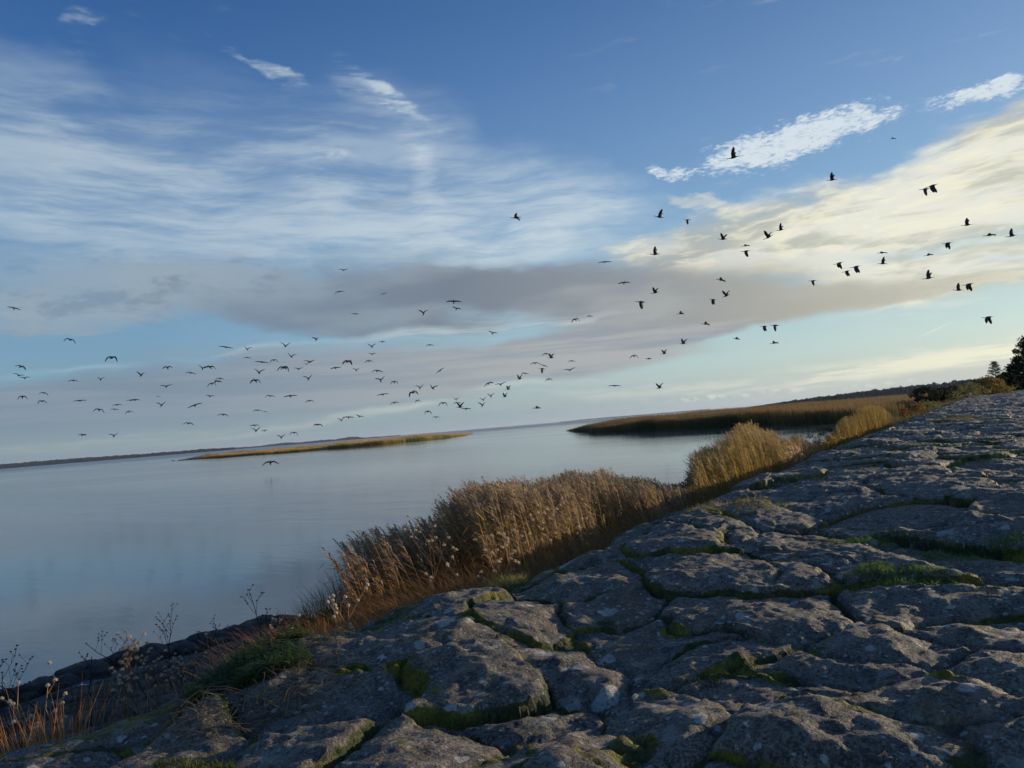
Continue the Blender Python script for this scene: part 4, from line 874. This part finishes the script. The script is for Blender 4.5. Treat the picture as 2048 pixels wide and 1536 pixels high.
BIRDS = [(C1, '107,447,90,F,-10 538,690,82,A,0 860,828,84,A,0 165,896,76,a,-15 145,965,76,v,-12 190,985,76,v,5 563,1003,66,a,0 773,996,50,V,0 1085,963,60,V,0 1285,905,70,M,5 1555,912,62,V,-5 1612,899,80,a,-3 1465,945,70,a,-8 1735,747,90,F,-3 1900,765,50,V,0 1898,827,52,a,0 1277,1050,80,v,6 1690,987,56,a,-5 1672,1008,56,a,10 1628,1028,60,A,10 338,1100,62,A,-3 173,1128,66,A,5 322,1162,64,A,15 614,1158,88,F,6 760,1228,76,A,2 1003,1155,56,F,0 1040,1150,64,F,-3 901,1189,64,F,3 880,1224,60,F,3 988,1243,50,A,10 1216,1124,36,F,-5 1240,1196,64,V,5 1615,1125,60,v,-5 1497,1194,96,F,22 1715,1265,74,a,-5 1450,1332,74,a,-5 635,1423,56,M,-5 874,1430,60,V,3'),
 (C2, '425,1003,72,A,-5 453,945,70,V,0 475,862,90,F,-3 567,848,54,A,8 655,742,66,V,-3 703,822,56,V,3 895,688,46,V,0 643,903,80,A,0 655,907,58,A,-10 758,916,62,v,0 842,862,72,v,0 818,878,36,v,10 833,992,62,V,8 1102,157,64,v,0 1070,322,62,a,12 1412,336,46,F,15 1192,491,54,F,0 1718,487,62,V,3 1322,744,58,V,6 1322,801,50,v,2 1402,706,42,M,5 1765,731,56,a,3 1135,857,66,A,2 1296,853,56,a,3 1040,905,68,F,5 1200,925,46,V,0 1362,929,74,a,-3 1845,926,54,F,35 1388,1003,66,V,10 1491,1015,52,A,3 1404,1110,78,F,10 1494,1174,62,a,10 1690,1062,52,V,5 1787,1063,52,V,0 1633,1095,62,A,20 1670,1158,38,A,15 1868,1178,60,A,0 1750,1242,48,A,3 1812,1287,48,M,5 538,1122,68,a,0 692,1122,90,F,12 840,1160,64,a,8 440,1232,58,a,5 498,1241,36,F,0 417,1347,64,F,0 430,1392,62,V,3 497,1389,46,M,8 626,1442,58,V,3 722,1405,54,A,-5 890,1345,40,a,10 912,1342,60,a,-10 1088,1310,50,V,12 1140,1285,74,F,0 1225,1280,54,v,-15 541,1632,60,a,5'),
 (C3, '797,319,98,F,0 817,374,60,v,-12 1092,562,60,v,-15 1730,458,54,A,0 1840,431,46,a,-3 1505,722,48,A,0 1545,750,56,W,10 1420,793,64,a,5 1478,835,56,D,0 1490,812,56,F,-20 1342,871,52,a,0 1303,913,48,W,15 1527,917,46,A,5 1703,777,52,a,0 1690,848,72,v,10 1067,948,62,a,20 1157,958,70,v,12 1215,992,50,W,12 1190,1049,44,W,12 1083,1048,50,V,5 1025,1077,44,V,12 1019,1117,50,V,3 815,1074,40,V,3 825,1098,56,a,0 845,1130,58,W,0 893,1143,66,F,0 1437,1136,68,G,6'),
 (C4_, '200,212,82,G,0 1300,207,76,U,-10 1516,229,54,D,0 1268,493,80,U,0 882,554,86,F,5 1030,712,80,F,2 1268,788,68,W,8 1160,860,84,D,5 1788,377,72,W,0 1775,691,74,G,0 1815,812,62,W,10 1713,842,60,D,0 1466,948,64,G,5 1658,1029,68,G,-5 1485,1178,60,W,12 1895,1143,58,G,0 1105,1276,56,A,-3 1219,1296,52,G,0 1338,1256,52,W,8 957,1505,82,F,0 1302,1519,54,W,5'),
 (C5, '205,230,80,U,5 810,368,64,U,0 1185,113,36,G,0 1425,405,80,D,10 1383,425,70,D,5 280,772,50,G,8 282,806,58,D,5 420,720,62,W,5 495,675,54,U,5 1640,645,68,U,5 1780,707,80,G,4 1915,712,74,U,5 1522,757,66,D,8 1118,816,62,G,3 1405,829,58,G,4 1122,882,58,U,0 853,880,60,D,4 957,902,68,D,5 900,930,54,D,10 1403,972,74,U,3 693,988,52,D,0 1650,1010,76,D,2 1588,1045,68,U,2 1770,1212,76,D,2 395,1268,50,D,0 462,1262,60,D,3 457,1370,54,G,6')]
PT = {'V': 'wings in a V', 'v': 'wings slightly raised', 'A': 'wings arched down', 'a': 'wings gently arched', 'F': 'wings held flat', 'M': 'bent wings',
      'U': 'wings lifted high', 'D': 'wings beating down', 'G': 'wings half spread', 'W': 'wings raised wide'}
POSES['W'] = POSES['V']
ZN = [(130, 'at the far left edge'), (262, 'over the left shore wood'), (372, 'over the paler left shore'), (470, 'over the left tip of the island'), (570, 'over the left half of the island'), (660, 'over the middle of the island'), (760, 'over the island right half'), (880, 'over the right part of the island'),
      (960, 'over the right tip of the island'), (1060, 'over the open water'), (1160, 'over the tip of the marsh'), (1290, 'over the left end of the marsh'), (1400, 'over the middle of the marsh'), (1530, 'above the golden-green reeds'), (1660, 'above the thin brown reeds'), (1790, 'above the golden reed dome'), (1900, 'above the marsh bushes'), (2100, 'above the trees at the right')]
def birds():
    protos = {}; L = []
    for (ox, oy, sc), txt in BIRDS:
        for q in txt.split():
            a = q.split(','); L.append([ox+float(a[0])/sc, oy+float(a[1])/sc, float(a[2])/sc, a[3], float(a[4])])
    zone = lambda x: next(z for t, z in ZN if x < t)
    grp = {}
    for b_ in L:
        if b_[1] < 900: grp.setdefault((zone(b_[0]), b_[3]), []).append(b_)
        else: lab_low = b_
    lab = {}
    vert = {2: ['upper', 'lower'], 3: ['highest', 'middle', 'lowest'], 4: ['highest', 'second highest', 'second lowest', 'lowest'], 5: ['highest', 'second highest', 'middle', 'second lowest', 'lowest'], 6: ['highest', 'second highest', 'third highest', 'third lowest', 'second lowest', 'lowest']}
    hor = {2: ['left', 'right'], 3: ['leftmost', 'middle', 'rightmost'], 4: ['leftmost', 'second from left', 'second from right', 'rightmost'], 5: ['leftmost', 'second from left', 'middle', 'second from right', 'rightmost']}
    for (z, p), bs in grp.items():
        who = 'bird %s, %s' % (z, PT[p])
        if len(bs) == 1: lab[id(bs[0])] = who; continue
        gap = lambda j: min(np.diff(sorted(b_[j] for b_ in bs)))
        j = 1 if (gap(1) >= gap(0) or len(bs) > 5) else 0
        for k, b_ in enumerate(sorted(bs, key=lambda b_: b_[j])):
            n = len(bs); w_ = (vert if j else hor)[n][k]
            lab[id(b_)] = '%s, %s' % (who, w_)
    r = np.random.default_rng(77)
    for i, b_ in enumerate(L):
        px, py, wpx, p, tilt = b_; v = r.integers(len(POSES[p])); key = (p if p != 'W' else 'V', int(v))
        if key not in protos:
            l, r_, sw = POSES[p][v]; V, Q = bird_mesh('bird', l, r_, sw); o = np_mesh('bird', V, Q, mat=M_BIRD, smooth=True); protos[key] = (o, V); first = True
        else: o = protos[key][0].copy(); COL.objects.link(o)
        V = protos[key][1]; d = ray(px, py); az = math.atan2(-d[0], d[1])       # heading of the sight line
        y0, ys_ = YAW[p]; yaw = az + R(-y0 + r.normal()*ys_*.6) + (math.pi if (p in 'VvAaFM' and r.random() < .3) else 0)
        # level flight plus the bank or climb seen in the photograph
        roll = Matrix.Rotation(-R(tilt-4.75 if p in 'VvAaFM' else tilt-4), 3, Vector(d)); Rm = roll @ Matrix.Rotation(yaw, 3, 'Z') @ Matrix.Rotation(R(r.normal()*4+(20 if p in 'VvAaFM' else 3)), 3, 'X')
        Vw = np.array(Rm) @ V.T; D = 90.0; Pp = (Vw.T+CO+d*D); sx, sy = proj(Pp); D = D*(sx.max()-sx.min())/(wpx*(1.18 if p in 'VvAaFM' else 1.08))
        if py > 900: D = 58
        s = 1.0
        if D > 170: s = 170/D; D = 170
        if D < 30: s = 30/D; D = 30
        s = min(1.25, max(.7, s)); mat_ = Rm.to_4x4(); mat_.translation = Vector(CO+d*D)
        o.matrix_world = mat_ @ Matrix.Diagonal((s, s, s, 1)); o.name = 'bird'
        tag(o, lab.get(id(b_)) if py < 900 else 'lone bird skimming low over the water, below the left half of the island', 'bird', 'dark water birds flying over the lake')
birds()
def swimmer(label, px, py, mat, seed):
    P = hitz(px, py, WATER); V, Q = bird_mesh('waterfowl', (0, 0), (0, 0)); V = V[:130]; Q = np.array([q for q in Q if max(q) < 130]); V = V*np.array([1.6, 1.1, 1.6])
    k = V[:, 1] > .2; V[k, 2] += (V[k, 1]-.2)*.9; V[k, 1] -= (V[k, 1]-.2)*.5
    o = np_mesh('waterfowl', V*1.4, Q, mat=mat, smooth=True); o.location = (P[0], P[1], WATER+.05); o.rotation_euler = (0, 0, 1.2+seed); tag(o, label, 'bird')
M_WHITE = mat_plain('white_feathers', c4(.75, .74, .70), .7)
swimmer('small dark duck swimming left of the island tip', 346, 922, M_BIRD, 1)
swimmer('white swan far away on the water at the left edge', 15, 940, M_WHITE, 2)
swimmer('white swan far away below the dark left shore', 164, 929, M_WHITE, 3)

# ------------------------------------------------------------ evening haze over the lake
def haze():
    x, y, z0, z1 = 25000, 25000, -3.6, 75
    V = [(sx*x, sy*y, z) for z in (z0, z1) for sx, sy in ((-1, -1), (1, -1), (1, 1), (-1, 1))]
    m = bpy.data.materials.new('haze_air'); m.use_nodes = True; t = NT(m.node_tree)
    v = t.n('ShaderNodeVolumePrincipled'); v.inputs['Color'].default_value = (.62, .76, .95, 1); v.inputs['Density'].default_value = 7e-5; v.inputs['Anisotropy'].default_value = .2
    o = t.n('ShaderNodeOutputMaterial'); t.put(o.inputs['Volume'], v.outputs[0])
    b = np_mesh('haze', V, [(3, 2, 1, 0), (4, 5, 6, 7), (0, 1, 5, 4), (1, 2, 6, 5), (2, 3, 7, 6), (3, 0, 4, 7)], mat=m); tag(b, kind='stuff', label='thin evening haze over the lake')
haze()
